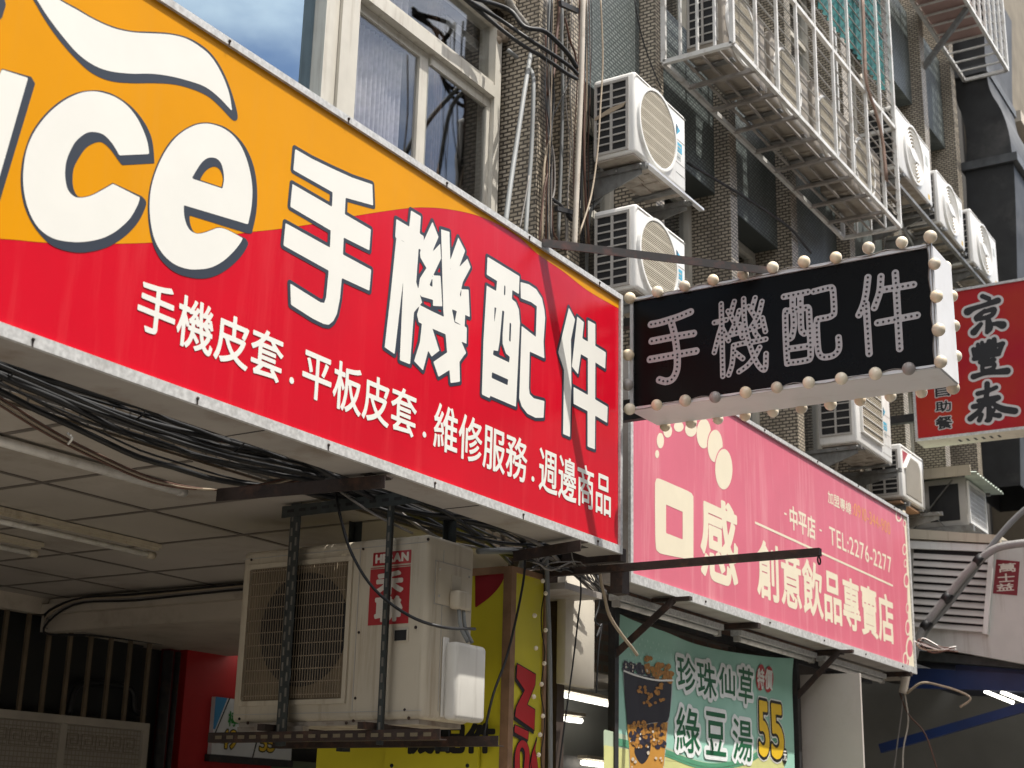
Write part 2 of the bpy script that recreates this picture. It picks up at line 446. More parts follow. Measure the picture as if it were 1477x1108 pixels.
M_GTILE = tile('grey_green_tile', (.20,.225,.215), (.125,.150,.142), (.052,.062,.060), .050, .0245, .28)
M_CONC = mat('render_grey', (.27,.26,.24), .85, var=.25, vscale=3, bump=.25, bscale=60, dirt=(.10,.085,.07), damt=.7, dscale=2.5, streak=True)
M_CEIL = mat('ceiling_board', (.43,.39,.34), .85, var=.08, vscale=2, bump=.06, bscale=160, dirt=(.20,.155,.11), damt=.65, dscale=1.5)
M_GRID = mat('ceiling_tee_bar', (.16,.14,.12), .6)
M_PLAS = mat('cream_plaster', (.50,.44,.36), .8, var=.15, vscale=3, dirt=(.25,.19,.13), damt=.5, dscale=3)
M_WIN = mat('window_frame_cream', (.60,.57,.50), .45, var=.12, vscale=6, dirt=(.28,.23,.17), damt=.55, dscale=7, streak=True)
M_GLS = glass('window_glass', (.86,.87,.87), .015)
M_GLS2 = glass('sky_window_glass', (.16,.20,.23), .30, gcol=(.62,.82,1.0))
M_LACE = mat('lace_curtain', (.70,.66,.72), .9, var=.25, vscale=30)
M_CURT = mat('brown_check_curtain', (.20,.12,.085), .9, var=.4, vscale=25)
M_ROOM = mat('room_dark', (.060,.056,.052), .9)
M_YSGN = mat('yellow_sign_sheet', (.66,.58,.03), .4, var=.06)
M_WOOD = mat('wood_edge', (.30,.17,.09), .7, var=.3, vscale=14)
M_LAMP = emit('lit_tube', (1.0,.97,.88), 3.5)
M_TUBE = mat('unlit_tube', (.80,.78,.74), .35, var=.12, vscale=20, dirt=(.45,.40,.33), damt=.5, dscale=20)
M_SRED = mat('shop_red', (.42,.012,.014), .5, var=.08)
# ================================================================== ground and street
m_asph = mat('asphalt', (.085,.083,.080), .9, var=.3, vscale=8, bump=.3, bscale=120)
m_pave = mat('concrete_paving', (.29,.265,.235), .85, var=.2, vscale=3, bump=.15, bscale=90)
g = MB(); g.add([(-150,-150,0),(250,-150,0),(250,150,0),(-150,150,0)], [(0,1,2,3)]); struct('road', g, m_asph)
g = MB(); g.box((-40,-.9,.004),(60,9,.13)); struct('pavement', g, m_pave)
g = MB(); g.box((-40,-1.05,.004),(60,-.902,.134)); struct('kerb', g, M_CONC)

# ================================================================== the block on our side
FIN = [(6.16,6.27),(6.497,6.639),(7.593,7.71),(8.75,8.87),(9.90,10.03),(11.25,11.38),(12.52,12.66),(13.77,13.93),(14.95,15.12)]
B = thing('apartment_building', 'tiled apartment block with narrow tan fins, grey green spandrels and a shop arcade below', 'building', (9.0, 2.5, 0.13))
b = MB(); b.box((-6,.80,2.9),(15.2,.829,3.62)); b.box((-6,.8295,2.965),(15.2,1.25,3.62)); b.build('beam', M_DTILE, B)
b = MB(); b.box((-6,.86,3.622),(15.2,1.2,3.80)); b.build('sill_wall', M_CONC, B)
for i, (x0, x1) in enumerate(FIN):
    y1 = .985 if i == 0 else 1.15
    b = MB(); b.box((x0,.72,3.3),(x1,y1,14.2)); b.build('fin', M_TAN, B)
b = MB(); b.box((6.272,.90,3.81),(6.495,1.15,14.2)); b.build('wall_panel', M_TAN, B)
for z0, z1 in ((5.90,6.98),(8.90,9.98),(11.9,12.98)):
    for i in range(1, len(FIN)-1):
        xa, xb = FIN[i][1]+.002, FIN[i+1][0]-.002
        b = MB(); b.box((xa,.835,z0),(xb,1.15,z1)); b.build('spandrel', M_GTILE, B)
    b = MB(); b.box((-6,.86,z0+.12),(6.158,1.15,z1)); b.build('spandrel', M_TAN, B)
def bay_window(xa, xb, z0, z1, Y=1.02, nm=2):
    f = MB(); t = .055
    f.box((xa,Y,z0),(xb,Y+.07,z0+t)); f.box((xa,Y,z1-t),(xb,Y+.07,z1))
    for k in range(nm+1):
        x = xa + (xb-xa-t)*k/nm; f.box((x,Y-.004,z0+t+.001),(x+t,Y+.066,z1-t-.001))
    zm = z0+(z1-z0)*.68; f.box((xa+t+.001,Y+.004,zm),(xb-t-.001,Y+.062,zm+t))
    wi = f.build('window', M_WIN, B)
    p = MB(); p.box((xa+t,Y+.032,z0+t),(xb-t,Y+.037,z1-t)); p.build('pane', M_GLS, wi)
for z0, z1 in ((3.81,5.895),(6.985,8.895),(9.985,11.895)):
    for i in range(1, len(FIN)-1):
        bay_window(FIN[i][1]+.003, FIN[i+1][0]-.003, z0, z1)
b = MB()
for z in (3.62, 6.3, 9.3, 12.3): b.box((-6,1.3,z),(15.2,5.6,z+.15))
b.box((-6,4.6,3.78),(15.2,4.75,14.2)); b.box((15.0,1.16,3.78),(15.18,4.59,14.2)); b.box((-6.0,1.16,3.78),(-5.8,4.59,14.2))
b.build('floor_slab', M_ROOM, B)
# ---- the wide window over the big sign
YW = .95
f = MB()
z_tr = PY(707,135,YW)[2]; xr = PY(713.5,200,YW)[0]; xl0 = PY(462,40,YW)[0]; xl1 = PY(513,10,YW)[0]
ztop = 5.93
f.box((xl0,YW-.03,3.81),(xl0+.055,YW+.08,ztop)); f.box((xl0+.057,YW-.012,3.81),(xl0+.115,YW+.08,ztop)); f.box((xl0+.117,YW-.03,3.81),(xl1,YW+.08,ztop))
f.box((xr-.06,YW-.03,3.81),(xr,YW+.08,ztop-.06)); f.box((xl1+.002,YW-.03,ztop-.058),(xr,YW+.08,ztop))
f.box((xl1+.002,YW-.036,z_tr-.035),(xr-.062,YW+.06,z_tr+.035)); f.box((xl1+.002,YW-.022,z_tr+.036),(xr-.062,YW+.055,z_tr+.062))
win = f.build('window', M_WIN, B)
xm = PY(612,150,YW)[0]
s = MB(); t = .045
s.box((xl1+.003,YW+.012,3.81),(xl1+.03,YW+.04,z_tr-.037)); s.box((xm-.04,YW+.010,3.81),(xm+.04,YW+.038,z_tr-.037)); s.box((xl1+.031,YW+.012,z_tr-.085),(xm-.041,YW+.04,z_tr-.038))
s.build('sash', M_WIN, win)
s = MB(); s.box((xm+.041,YW-.004,z_tr-.095),(xr-.095,YW+.022,z_tr-.038)); s.box((xr-.094,YW-.004,3.81),(xr-.062,YW+.022,z_tr-.038)); s.build('sash', M_WIN, win)
p = MB(); p.box((xl1,YW+.024,3.82),(xm-.03,YW+.028,z_tr-.06)); p.build('pane', M_GLS, win)
p = MB(); p.box((xm+.03,YW+.006,3.82),(xr-.08,YW+.010,z_tr-.06)); p.build('pane', M_GLS, win)
p = MB(); p.box((xl1+.01,YW+.014,z_tr+.05),(xr-.05,YW+.018,ztop-.05)); p.build('pane', M_GLS, win)
p = MB(); p.box((-2,YW+.04,3.82),(xl0+.01,YW+.046,ztop)); p.build('pane', M_GLS2, win)
c = MB()                                             # hanging folds
def folds(mb, x0, x1, z0, z1, y, amp, n):
    vs = []; k = n*8
    for i in range(k+1):
        x = x0+(x1-x0)*i/k; yy = y+amp*math.sin(2*math.pi*n*i/k)+.4*amp*math.sin(2.3*n*i/k*3.1)
        vs += [(x,yy,z0),(x,yy,z1)]
    mb.add(vs, [(2*i,2*i+2,2*i+3,2*i+1) for i in range(k)], 0, True)
folds(c, xl1+.06, xm-.09, 3.82, z_tr-.07, YW+.10, .018, 13); c.build('curtain', M_LACE, win)
c = MB(); folds(c, xm+.24, xm+.36, 3.82, 5.9, YW+.16, .022, 4); c.build('curtain', M_CURT, win)
c = MB(); folds(c, xl1+.10, xm+.02, z_tr+.10, 5.9, YW+.16, .02, 9); c.build('curtain', M_LACE, win)
c = MB(); c.box((xm+.30,YW+.10,z_tr+.30),(xm+.62,YW+.14,z_tr+.36)); c.build('curtain_rail', M_ALU, win)
b = MB(); b.box((xl1+.01,1.9,3.79),(xr,2.0,5.92)); b.build('inner_wall', mat('room_plaster', (.20,.165,.13), .9), B)
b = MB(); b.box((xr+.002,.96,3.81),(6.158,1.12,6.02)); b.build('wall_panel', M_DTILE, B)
# ragged old mortar patch above the window corner
b = MB()
for k in range(16):
    q = PY(716+random.uniform(0,28), 46+random.uniform(-10,16), .93); b.ball(q, random.uniform(.02,.045), 7, 5)
b.build('mortar_patch', mat('old_mortar', (.36,.29,.22), .9, var=.4, vscale=30, bump=.5, bscale=70), B)

# ---- arcade
b = MB(); b.box((-6,.83,2.9),(12.6,4.5,2.96)); b.build('arcade_ceiling', M_CEIL, B)
b = MB()
x = 3.905-.602*14
while x < 6.2:
    b.box((x-.012,.835,2.8965),(x+.012,4.2,2.8995)); x += .602
for y in (1.05-.6, 1.65, 2.85, 3.457, 4.05):
    if y > .83: b.box((-6,y-.012,2.8955),(6.2,y+.012,2.8985))
b.build('ceiling_tee_grid', M_GRID, B)
b = MB(); b.box((-6,.80,2.76),(6.2,.83,2.899)) if 0 else b.box((6.20,2.2,2.70),(6.30,4.28,2.899)); b.box((6.301,2.2,2.735),(7.9,4.5,2.775)); b.box((6.14,2.0,2.80),(6.199,4.3,2.86)); b.build('crossbeam', M_PLAS, B)
b = MB(); b.box((-6,4.22,2.80),(6.19,4.298,2.899)); b.build('lintel', M_PLAS, B)
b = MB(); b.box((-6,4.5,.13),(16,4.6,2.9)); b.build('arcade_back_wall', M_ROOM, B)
b = MB(); b.box((15.1,.9,.13),(15.3,4.5,2.9)); b.build('arcade_end_wall', M_ROOM, B)
# column clad in pale board, brick band behind the banner
cw = [PX(1158,978,9.45), PX(1240,975,9.45)]
b = MB(); b.box((9.45,cw[1][1],.13),(9.475,cw[0][1]+.02,PX(1200,972,9.45)[2])); b.build('column', mat('pale_board', (.46,.42,.38), .8, var=.08, vscale=3, dirt=(.3,.25,.2), damt=.3), B)
b = MB(); b.box((6.2,.80,2.42),(10.4,.828,2.899)); b.build('brick_band', tile('bare_brick', (.26,.15,.10), (.18,.10,.07), (.20,.17,.14), .21, .055, .2, .9), B)
# end of the block: plain pier beside the exhaust duct
b = MB(); b.box((17.75,.70,4.2),(19.6,4.7,15.0)); b.build('end_wall', mat('tan_render', (.21,.175,.125), .85, var=.25, vscale=3, bump=.2, bscale=60, dirt=(.10,.08,.06), damt=.6, dscale=2.5, streak=True), B)
b = MB(); b.box((17.6,.55,10.35),(19.6,.698,10.50)); b.build('ledge', M_PLAS, B)
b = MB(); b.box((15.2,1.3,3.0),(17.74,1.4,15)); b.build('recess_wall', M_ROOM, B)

# ================================================================== neighbour across the street (seen in the reflections)
ob = thing('opposite_building', 'grey four storey row facing the signs from across the street', 'building', (15,-13.5,0))
b = MB(); b.box((-30,-16,.01),(70,-12,13.6)); b.build('wall', M_CONC, ob)
b = MB()
for fl in range(4):
    for k in range(30):
        x = -28+k*3.2; b.box((x,-11.998,1.2+fl*3.2),(x+1.9,-11.95,2.9+fl*3.2))
b.build('window', M_BLK, ob)
# ================================================================== big red and yellow shop sign  (front plane Y = 0)
X0, X1, Z0, Z1 = .6, 5.772, 2.790, 4.022
SG = thing('shop_sign', 'long red and yellow shop sign with white outlined lettering over the arcade', 'sign', (3.2,.085,2.79))
b = MB(); b.box((X0,.004,Z0+.001),(X1-.001,.170,Z0+.012)); b.box((X0,.158,Z0+.013),(X1-.001,.170,Z1-.012)); b.box((X0,.004,Z1-.012),(X1-.001,.170,Z1-.001)); b.box((X1-.013,.006,Z0+.013),(X1-.001,.157,Z1-.013))
b.build('casing', M_SHEET, SG)
b = MB()
b.box((X0,-.012,Z0),(X1,.0035,Z0+.036)); b.box((X0,-.012,Z1-.026),(X1,.0035,Z1)); b.box((X1-.022,-.012,Z0+.0365),(X1,.0035,Z1-.0265))
b.build('trim_frame', M_GALV, SG)
b = MB()
xx = 1.2
while xx < 5.7:
    for z in (Z0+.019, Z1-.013): b.ball((xx,-.013,z), .006, 6, 4); b.box((xx-.002,-.0145,z-.02),(xx+.002,-.0125,z))
    xx += .62
b.build('fixing_screw', M_RUST, SG)
b = MB(); b.box((X0,0,Z0+.035),(X1-.021,.0025,Z1-.025)); b.build('face_panel', M_RED, SG)
b = MB()
for k in range(6):
    for xx in (4.0, 5.45): b.box((xx+k*.022,.05+.0,Z0-.0012),(xx+k*.022+.008,.10,Z0+.0008))
b.build('vent_slots', M_BLK, SG)
b = MB()
for xx in (2.2, 3.38, 4.62): b.box((xx,.004,Z0-.001),(xx+.004,.169,Z0+.0009))
b.build('panel_seam', M_BLK, SG)
T = trY(0)
edge = spline([(-160,338),(0,344.6),(64,350),(135,352),(220,350),(300,343),(360,335),(405,330),(470,320),(515,311),(583,301),(617,299.5),(650,302.5),(688,311),(725,327),(752,345),(776,367),(812,391.5),(848,419.5),(894,446)], 5)
lo = T(edge)
b = MB()
vs = []
for u, v in lo: vs += [(u,-.0006,v),(u,-.0006,Z1-.0262)]
vs = [(X0,-.0006,lo[0][1]),(X0,-.0006,Z1-.0262)] + vs
b.add(vs, [(2*i,2*i+2,2*i+3,2*i+1) for i in range(len(vs)//2-1)]); b.build('yellow_field', M_YEL, SG)
# ---- Latin letters, traced
s1 = 240/633; tc = trY(0,0,0,s1)
c_w = cspline(tc([(566,587,1),(560,545),(545,500),(520,450),(485,405),(440,372),(395,355),(350,348),(300,356),(240,385),(180,435),(130,500),(103,560),(90,620),(86,690),(95,760),(115,820),(145,868),(185,900),(230,916),(290,922),(340,918),(390,906),(440,880),(490,835),(520,785),(531,752,1),(428,700,1),(390,722),(345,745),(305,753),(280,748),(258,725),(248,690),(246,650),(252,610),(268,570),(290,535),(325,508),(355,503),(390,512),(420,540),(440,570),(452,592,1)]))
c_d = cspline(tc([(587,622,1),(580,545),(562,490),(530,440),(490,398),(440,365),(395,348),(350,344),(295,352),(235,380),(175,430),(125,495),(98,558),(82,625),(78,700),(88,770),(110,830),(145,885),(190,930),(240,952),(300,962),(360,955),(420,935),(480,895),(525,845),(550,795),(555,768),(540,748,1),(428,696,1),(390,718),(345,742),(308,750),(290,742),(278,715),(275,680),(280,640),(300,600),(330,560),(371,541),(395,547),(420,570),(445,605),(463,629,1)]))
s2 = 200/821; te = trY(0,190,150,s2)
e_o = cspline(te([(686,714,1),(705,620),(712,520),(705,440),(685,350),(650,260),(600,190),(540,145),(480,123),(430,117),(370,128),(300,165),(240,220),(185,300),(140,400),(112,500),(103,600),(108,690),(125,780),(155,850),(200,910),(260,955),(330,978),(400,980),(470,968),(540,930),(600,875),(640,825),(655,795,1),(560,745),(510,735),(470,748),(420,765),(380,768),(345,750),(322,715),(308,660),(305,600,1)]))
e_h = cspline(te([(352,442,1),(380,395),(410,350),(440,325),(470,318),(500,325),(525,350),(540,400),(543,450),(535,502,1)]))
e_do = cspline(te([(710,768,1),(735,650),(742,540),(735,440),(715,350),(675,260),(620,190),(555,140),(490,117),(430,110),(365,122),(295,160),(232,215),(177,297),(132,398),(104,500),(94,600),(98,700),(115,800),(150,890),(200,955),(260,1000),(330,1025),(410,1035),(490,1020),(570,975),(640,910),(680,850),(687,822),(672,797),(655,789),(560,742),(510,731),(470,744),(420,761),(378,765),(355,740),(343,700),(340,660,1),(680,766,1)]))
e_dh = cspline(te([(402,450,1),(430,405),(460,380),(490,372),(515,385),(532,415),(538,450),(530,493,1)]))
sl_w = tc([(5,265),(105,297),(-60,870),(-220,830)]); sl_d = tc([(5,261),(118,293),(133,318),(125,345),(-60,960),(-240,900)])
s3 = 500/1477; ts = trY(0,0,0,s3)
sw_w = cspline(ts([(100,-80),(155,0),(200,70),(260,150),(330,230),(400,280),(470,305),(560,315),(640,315),(720,325),(800,345),(870,370),(930,415),(988,476,1),(975,400),(945,320),(900,245),(850,200),(790,165),(720,148),(640,143),(560,138),(480,120),(400,85),(330,45),(250,0),(180,-50)]))
sw_d = cspline(ts([(85,-80),(140,0),(190,85),(250,170),(320,250),(390,312),(470,346),(560,355),(660,355),(750,362),(830,385),(890,415),(940,460),(985,508),(1003,515),(1012,498),(1000,440),(970,350),(930,270),(880,210),(810,165),(730,143),(640,136),(560,132),(480,113),(400,78),(330,37),(255,-5),(190,-60)]))
nub = ts([(-60,-40),(12,-30),(24,22),(8,75),(-40,120)])
# ---- four big characters: unions of traced slabs
def slabs(tr, L): return Union(*[poly(tr(p)) for p in L])
shou = slabs(trY(0,395,195,160/611), [[(115,77),(210,132),(320,185),(430,235),(540,272),(545,388),(395,346),(322,316),(105,193)],[(100,270),(322,398),(395,440),(532,520),(524,636),(385,566),(312,527),(88,395)],[(62,485),(310,622),(385,662),(534,742),(524,858),(372,788),(298,746),(50,608)],[(325,250),(396,280),(372,790),(362,900),(345,985),(325,1025),(300,1045),(270,1040),(210,1010),(92,935),(88,818),(255,922),(275,925),(285,895),(300,745)]])
tj = trY(0,540,290,150/604)
ji = slabs(tj, [[(125,105),(200,150),(285,205),(280,290),(250,275),(118,210)],[(210,55),(268,90),(240,480),(205,950),(145,925),(165,470),(190,250),(200,150)],[(125,215),(195,250),(180,380),(165,460),(115,890),(57,850),(90,560)],[(240,470),(275,590),(225,650),(205,560)],
 [(338,640),(338,575),(270,555),(252,520),(262,450),(300,390),(265,330),(262,300),(285,230),(335,120),(370,210),(332,300),(380,248),(385,335),(340,430),(318,490),(335,500),(335,432),(382,435),(392,612),(340,610)],
 [(385,165),(434,180),(440,400),(450,640),(470,740),(530,880),(492,935),(420,880),(410,760),(398,640)],
 [(485,212),(525,290),(490,385),(538,335),(557,385),(512,470),(494,545),(500,560),(504,513),(545,515),(552,675),(500,650),(450,630),(442,480),(440,340)],
 [(262,605),(330,640),(405,675),(470,710),(535,735),(533,830),(465,800),(400,770),(335,742),(255,705),(245,660)],[(475,645),(500,635),(525,655),(522,730),(465,700)],
 [(275,700),(335,742),(375,870),(330,905),(310,870),(280,985),(228,930),(262,820)],[(490,830),(530,885),(430,985),(370,1022),(340,935),(420,880)],[(430,940),(492,930),(495,1050),(440,1058)]])
tp = trY(0,685,360,110/469)
pei = Union(poly(tp([(75,45),(272,165),(268,275),(228,250),(135,195),(70,155)])),
 poly(tp([(70,222),(128,256),(135,180),(228,230),(225,305),(250,325),(268,370),(275,450),(250,968),(92,900),(88,915),(40,892),(50,560)]), tp([(178,212),(186,216),(184,283),(176,280)]), tp([(118,355),(129,360),(115,470)]), tp([(166,375),(178,380),(168,520),(168,580),(188,640),(212,660),(208,695),(108,648),(112,620),(140,625),(150,560)]), tp([(211,450),(221,455),(217,570),(207,560)]), tp([(103,755),(202,800),(198,835),(100,790)])),
 poly(tp([(278,200),(330,215),(375,245),(410,300),(425,370),(430,420),(420,568),(425,670),(335,628),(330,850),(335,890),(360,915),(425,932),(420,1035),(370,1035),(320,1010),(285,965),(270,915),(285,470),(372,538),(378,350),(345,325),(280,300)])))
jian = slabs(trY(0,795,430,95/448), [[(118,65),(160,145),(132,285),(135,600),(125,945),(78,925),(85,490),(45,370)],[(175,125),(220,165),(210,275),(247,297),(247,150),(298,178),(298,325),(370,370),(365,482),(298,438),(297,690),(382,740),(378,850),(297,800),(295,1030),(245,1010),(245,770),(150,720),(150,605),(247,660),(247,410),(200,382),(180,520),(138,465)]])
b = MB()
for sh in (Poly(*[poly(c_d).A, poly(c_d).B]), poly(e_do, e_dh), poly(sl_d), poly(sw_d), poly(nub)): sheet(b, sh, onY(-.0012), 0, .005)
for sh in (shou, ji, pei, jian): sheet(b, sh, onY(-.0012), .0135, .0045)
b.build('letter_outline', M_NAVY, SG)
b = MB()
for sh in (poly(c_w), poly(e_o, e_h), poly(sl_w), poly(sw_w)): sheet(b, sh, onY(-.0019), 0, .005)
for sh in (shou, ji, pei, jian): sheet(b, sh, onY(-.0019), 0, .0045)
b.build('large_lettering', M_WHITE, SG)
# ---- the line of small characters
b = MB()
def quadY(p0, p1, Y, hpx=None):
    a = PY(*p0, Y); c = PY(*p1, Y); return a[0], c[0]
zl0, zl1 = PY(222,482,0)[2], PY(222,408,0)[2]
zr0, zr1 = PY(868,742,0)[2], PY(868,682,0)[2]
def zat(x):
    xa, xb = PY(222,447,0)[0], PY(868,712,0)[0]; t = (x-xa)/(xb-xa); return zl0+(zr0-zl0)*t, zl1+(zr1-zl1)*t
for txt, pa, pb in (('手機皮套',(196,440),(408,530)),('平板皮套',(433,550),(601,600)),('維修服務',(624,620),(760,670)),('週邊商品',(776,680),(882,720))):
    xa, xb = PY(*pa,0)[0], PY(*pb,0)[0]; z0, z1 = zat((xa+xb)/2)
    for sh in gl_line(txt, xa, xb, z0, z1): sheet(b, sh, onY(-.0019), .0024, .0022)
for px, py in ((420,549),(611.5,627),(768,691)):
    u = PY(px,py,0); sheet(b, Stroke([(u[0],u[2]),(u[0]+.001,u[2])], .011), onY(-.0019), 0, .003)
b.build('small_lettering', M_WHITE, SG)

# ================================================================== pink drinks sign
PYY = .300; KP = (PYY+3.061)/(.012+3.061)          # the pink sign hangs set back behind the line of the red one
PS = thing('shop_sign', 'faded pink drink shop sign with cream rounded lettering and bubbles', 'sign', (8.7,.38,2.78))
px0, px1, pz0, pz1 = 5.878*KP, 10.10*KP, 1.6+1.082*KP, 1.6+2.192*KP; PB = PYY+.15
b = MB(); b.box((px0,PYY+.004,pz0+.001),(px1,PB,pz0+.010)); b.box((px0,PB-.008,pz0+.011),(px1,PB,pz1-.011)); b.box((px0,PYY+.004,pz1-.010),(px1,PB,pz1-.001)); b.box((px0,PYY+.004,pz0+.011),(px0+.010,PB-.009,pz1-.011)); b.box((px1-.010,PYY+.004,pz0+.011),(px1,PB-.009,pz1-.011))
b.build('casing', M_SHEET, PS)
b = MB(); b.box((px0-.002,PYY-.012,pz0),(px1+.002,PYY+.0035,pz0+.048)); b.box((px0-.002,PYY-.012,pz1-.024),(px1+.002,PYY+.0035,pz1)); b.box((px0-.002,PYY-.012,pz0+.0485),(px0+.026,PYY+.0035,pz1-.0245)); b.box((px1-.026,PYY-.012,pz0+.0485),(px1+.002,PYY+.0035,pz1-.0245))
b.build('trim_frame', M_GALV, PS)
b = MB()
for xx in (7.3,8.2,9.1,9.9,10.7):
    for z in (pz0+.024, pz1-.010): b.ball((xx,PYY-.013,z), .007, 6, 4)
b.build('fixing_screw', M_RUST, PS)
b = MB(); b.box((px0+.024,PYY,pz0+.046),(px1-.024,PYY+.003,pz1-.022)); b.build('face_panel', M_PINK, PS)
t7 = trY(PYY,930,600,180/767)
bub = [(75,235,12,25),(95,152,22,48),(140,92,27,42),(208,66,30,32),(283,82,36,46),(362,108,44,92),(432,185,46,100),(485,328,53,125)]
E_ = [poly(t7(ell(*q))) for q in bub]
P1 = onY(PYY-.0009)
b = MB()
for i, sh in enumerate(E_):
    if i >= 5 and i < 7: sh = Minus(sh, E_[i+1], .010)
    sheet(b, sh, P1, 0, .006)
b.build('bubble_arc', M_CRM, PS)
b = MB()
sheet(b, poly(cspline(t7([(62,440),(66,400),(85,385),(180,425),(272,466),(294,490),(298,530),(298,886,1),(120,852),(82,835),(66,795),(62,600)]),4), t7([(130,545),(232,590),(232,760),(130,720)])), P1, 0, .006)
a = t7([(338,500)])[0]; a2 = t7([(560,640)])[0]; z_t = t7([(450,520)])[0][1]; z_b = t7([(450,1018)])[0][1]
for sh in gl_line('感', a[0]-.01, a2[0]+.03, z_b, z_t): sheet(b, sh, P1, .0130, .004)
t8 = trY(PYY,880,560,597/1477)
u0 = t8([(525,640)])[0][0]; u1 = t8([(1012,830)])[0][0]
zt = (t8([(557,548)])[0][1]+t8([(985,742)])[0][1])/2; zb = (t8([(557,748)])[0][1]+t8([(985,905)])[0][1])/2
for sh in gl_line('創意飲品專賣店', u0-.01, u1+.01, zb, zt): sheet(b, sh, P1, .0085, .0035)
u0 = t8([(638,460)])[0][0]; u1 = t8([(733,500)])[0][0]; zb = t8([(685,520)])[0][1]; zt = t8([(685,440)])[0][1]
for sh in gl_line('中平店', u0, u1, zb, zt): sheet(b, sh, P1, .0035, .003)
for q in ((622,447),(748,506)):
    c_ = t8([q])[0]; sheet(b, Stroke([c_[:2],(c_[0]+.03,c_[1])], .006), P1, 0, .003)
u0 = t8([(782,530)])[0][0]; u1 = t8([(1005,630)])[0][0]; zb = t8([(893,608)])[0][1]; zt = t8([(893,548)])[0][1]
for sh in gl_line('TEL:2276-2277', u0, u1, zb, zt, cap=(0,.70)): sheet(b, sh, P1, .0012, .003)
p_, q_ = t8([(518,480),(1008,705)]); sheet(b, Stroke([p_[:2], q_[:2]], .0075), P1, 0, .005)
u0 = t8([(776,385)])[0][0]; u1 = t8([(860,425)])[0][0]; zb = t8([(818,430)])[0][1]; zt = t8([(818,388)])[0][1]
for sh in gl_line('加盟專線', u0, u1, zb, zt): sheet(b, sh, P1, .0012, .0025)
b.build('lettering', M_CRM, PS)
b = MB(); u0 = t8([(864,425)])[0][0]; u1 = t8([(1000,495)])[0][0]; zb = t8([(932,487)])[0][1]; zt = t8([(932,443)])[0][1]
for sh in gl_line(':0910-344-900', u0, u1, zb, zt, cap=(0,.70)): sheet(b, sh, P1, .0006, .0022)
b.build('phone_number', M_ORG, PS)
t9 = trY(PYY,1240,720,100/426)
strip = poly(t9([(262,66),(272,150),(280,240),(286,330),(288,430),(292,540),(293,640),(298,740),(304,840),(306,930),(302,1000),(298,1040),(335,1054),(311,92)]))
rings = [(240,100,20,40),(275,150,9,22),(275,310,13,36),(280,395,9,26),(287,500,17,46),(293,670,10,32),(295,790,15,50),(308,918,25,74),(280,985,15,46)]
O = Union(strip, *[poly(t9(ell(*q))) for q in rings])
I = Union(*[poly(t9(ell(x, y, rx*.68, ry*.72))) for x, y, rx, ry in rings])
class Clip:
    def __init__(s, a, u): s.a = a; s.u = u
    def bbox(s): return s.a.bbox()
    def d(s, P): return np.maximum(s.a.d(P), P[:,0]-s.u)
b = MB(); sheet(b, Clip(Minus(O, I), px1-.027), P1, 0, .005); b.build('bubble_border', M_CRM, PS)
# tube fittings slung under the pink sign
def batten(label, xa, xb, y, z, group='tube battens under the pink sign'):
    t = thing('tube_light', label, 'light', ((xa+xb)/2, y, z), 0, group)
    m = MB(); m.box((xa,y-.035,z+.03),(xb,y+.035,z+.062)); m.build('batten', M_GALV, t)
    m = MB(); m.tube([(xa+.03,y,z+.012),(xb-.03,y,z+.012)], .014, 10); m.build('tube', M_TUBE, t)
    for xx in (xa, xb-.028): m = MB(); m.box((xx,y-.018,z-.004),(xx+.028,y+.018,z+.029)); m.build('lamp_holder', M_ACG, t)
batten('dusty tube batten under the near end of the pink sign', 6.60, 7.87, .47, 2.700)
batten('dusty tube batten under the middle of the pink sign', 8.12, 9.36, .47, 2.700)
batten('dusty tube batten under the far end of the pink sign', 9.52, 10.78, .47, 2.700)

# ================================================================== projecting light-bulb sign  (left face X = 5.85)
XS = 5.85; ya, yb = -1.453, -.012; za, zb_ = 3.474, 4.030; TH = .28
MS = thing('projecting_sign', 'black projecting sign with grey stud lettering and round cream bulbs round its rim', 'sign', (XS+.15,-.73,3.47))
b = MB()
b.box((XS+.004,ya+.004,za),(XS+TH,yb,za+.006)); b.box((XS+.004,ya+.004,zb_-.006),(XS+TH,yb,zb_)); b.box((XS+.004,ya-.002,za+.0065),(XS+TH,ya+.004,zb_-.0065)); b.box((XS+TH-.008,ya+.0045,za+.0065),(XS+TH-.001,yb,zb_-.0065)); b.box((XS+.004,yb-.006,za+.0065),(XS+TH-.009,yb,zb_-.0065))
b.build('casing', mat('white_sheet_metal', (.76,.76,.77), .4, var=.06, vscale=3, dirt=(.5,.46,.42), damt=.3, dscale=5), MS)
b = MB()
t = .016
b.box((XS-.010,ya,za),(XS+.0035,yb,za+t)); b.box((XS-.010,ya,zb_-t),(XS+.0035,yb,zb_)); b.box((XS-.010,ya,za+t+.0005),(XS+.0035,ya+t,zb_-t-.0005)); b.box((XS-.010,yb-t,za+t+.0005),(XS+.0035,yb,zb_-t-.0005))
b.build('rim', M_ALU, MS)
b = MB(); b.box((XS,ya+t-.001,za+t-.001),(XS+.003,yb-t+.001,zb_-t+.001)); b.build('face_panel', mat('black_gloss', (.004,.004,.004), .28, var=.2, bump=.02, bscale=500, spec=.14), MS)
kk = trX(XS,925,430,195/1477); kp = trX(XS,1115,375,235/1477)
strokes = []
def ST(tr, L, r, sm=5):
    for p in L:
        q = [x[:2] for x in tr(p)]; q = spline(q, sm) if len(q) > 2 else q; strokes.append((q, r))
ST(kk, [[(110,290),(200,272),(300,242),(400,210),(480,178),(540,153)],[(118,472),(360,425),(573,388)],[(98,672),(385,620),(600,580)],[(332,275),(360,380),(378,480),(392,600),(395,740),(375,830),(335,890),(270,912),(200,895)]], .0180)
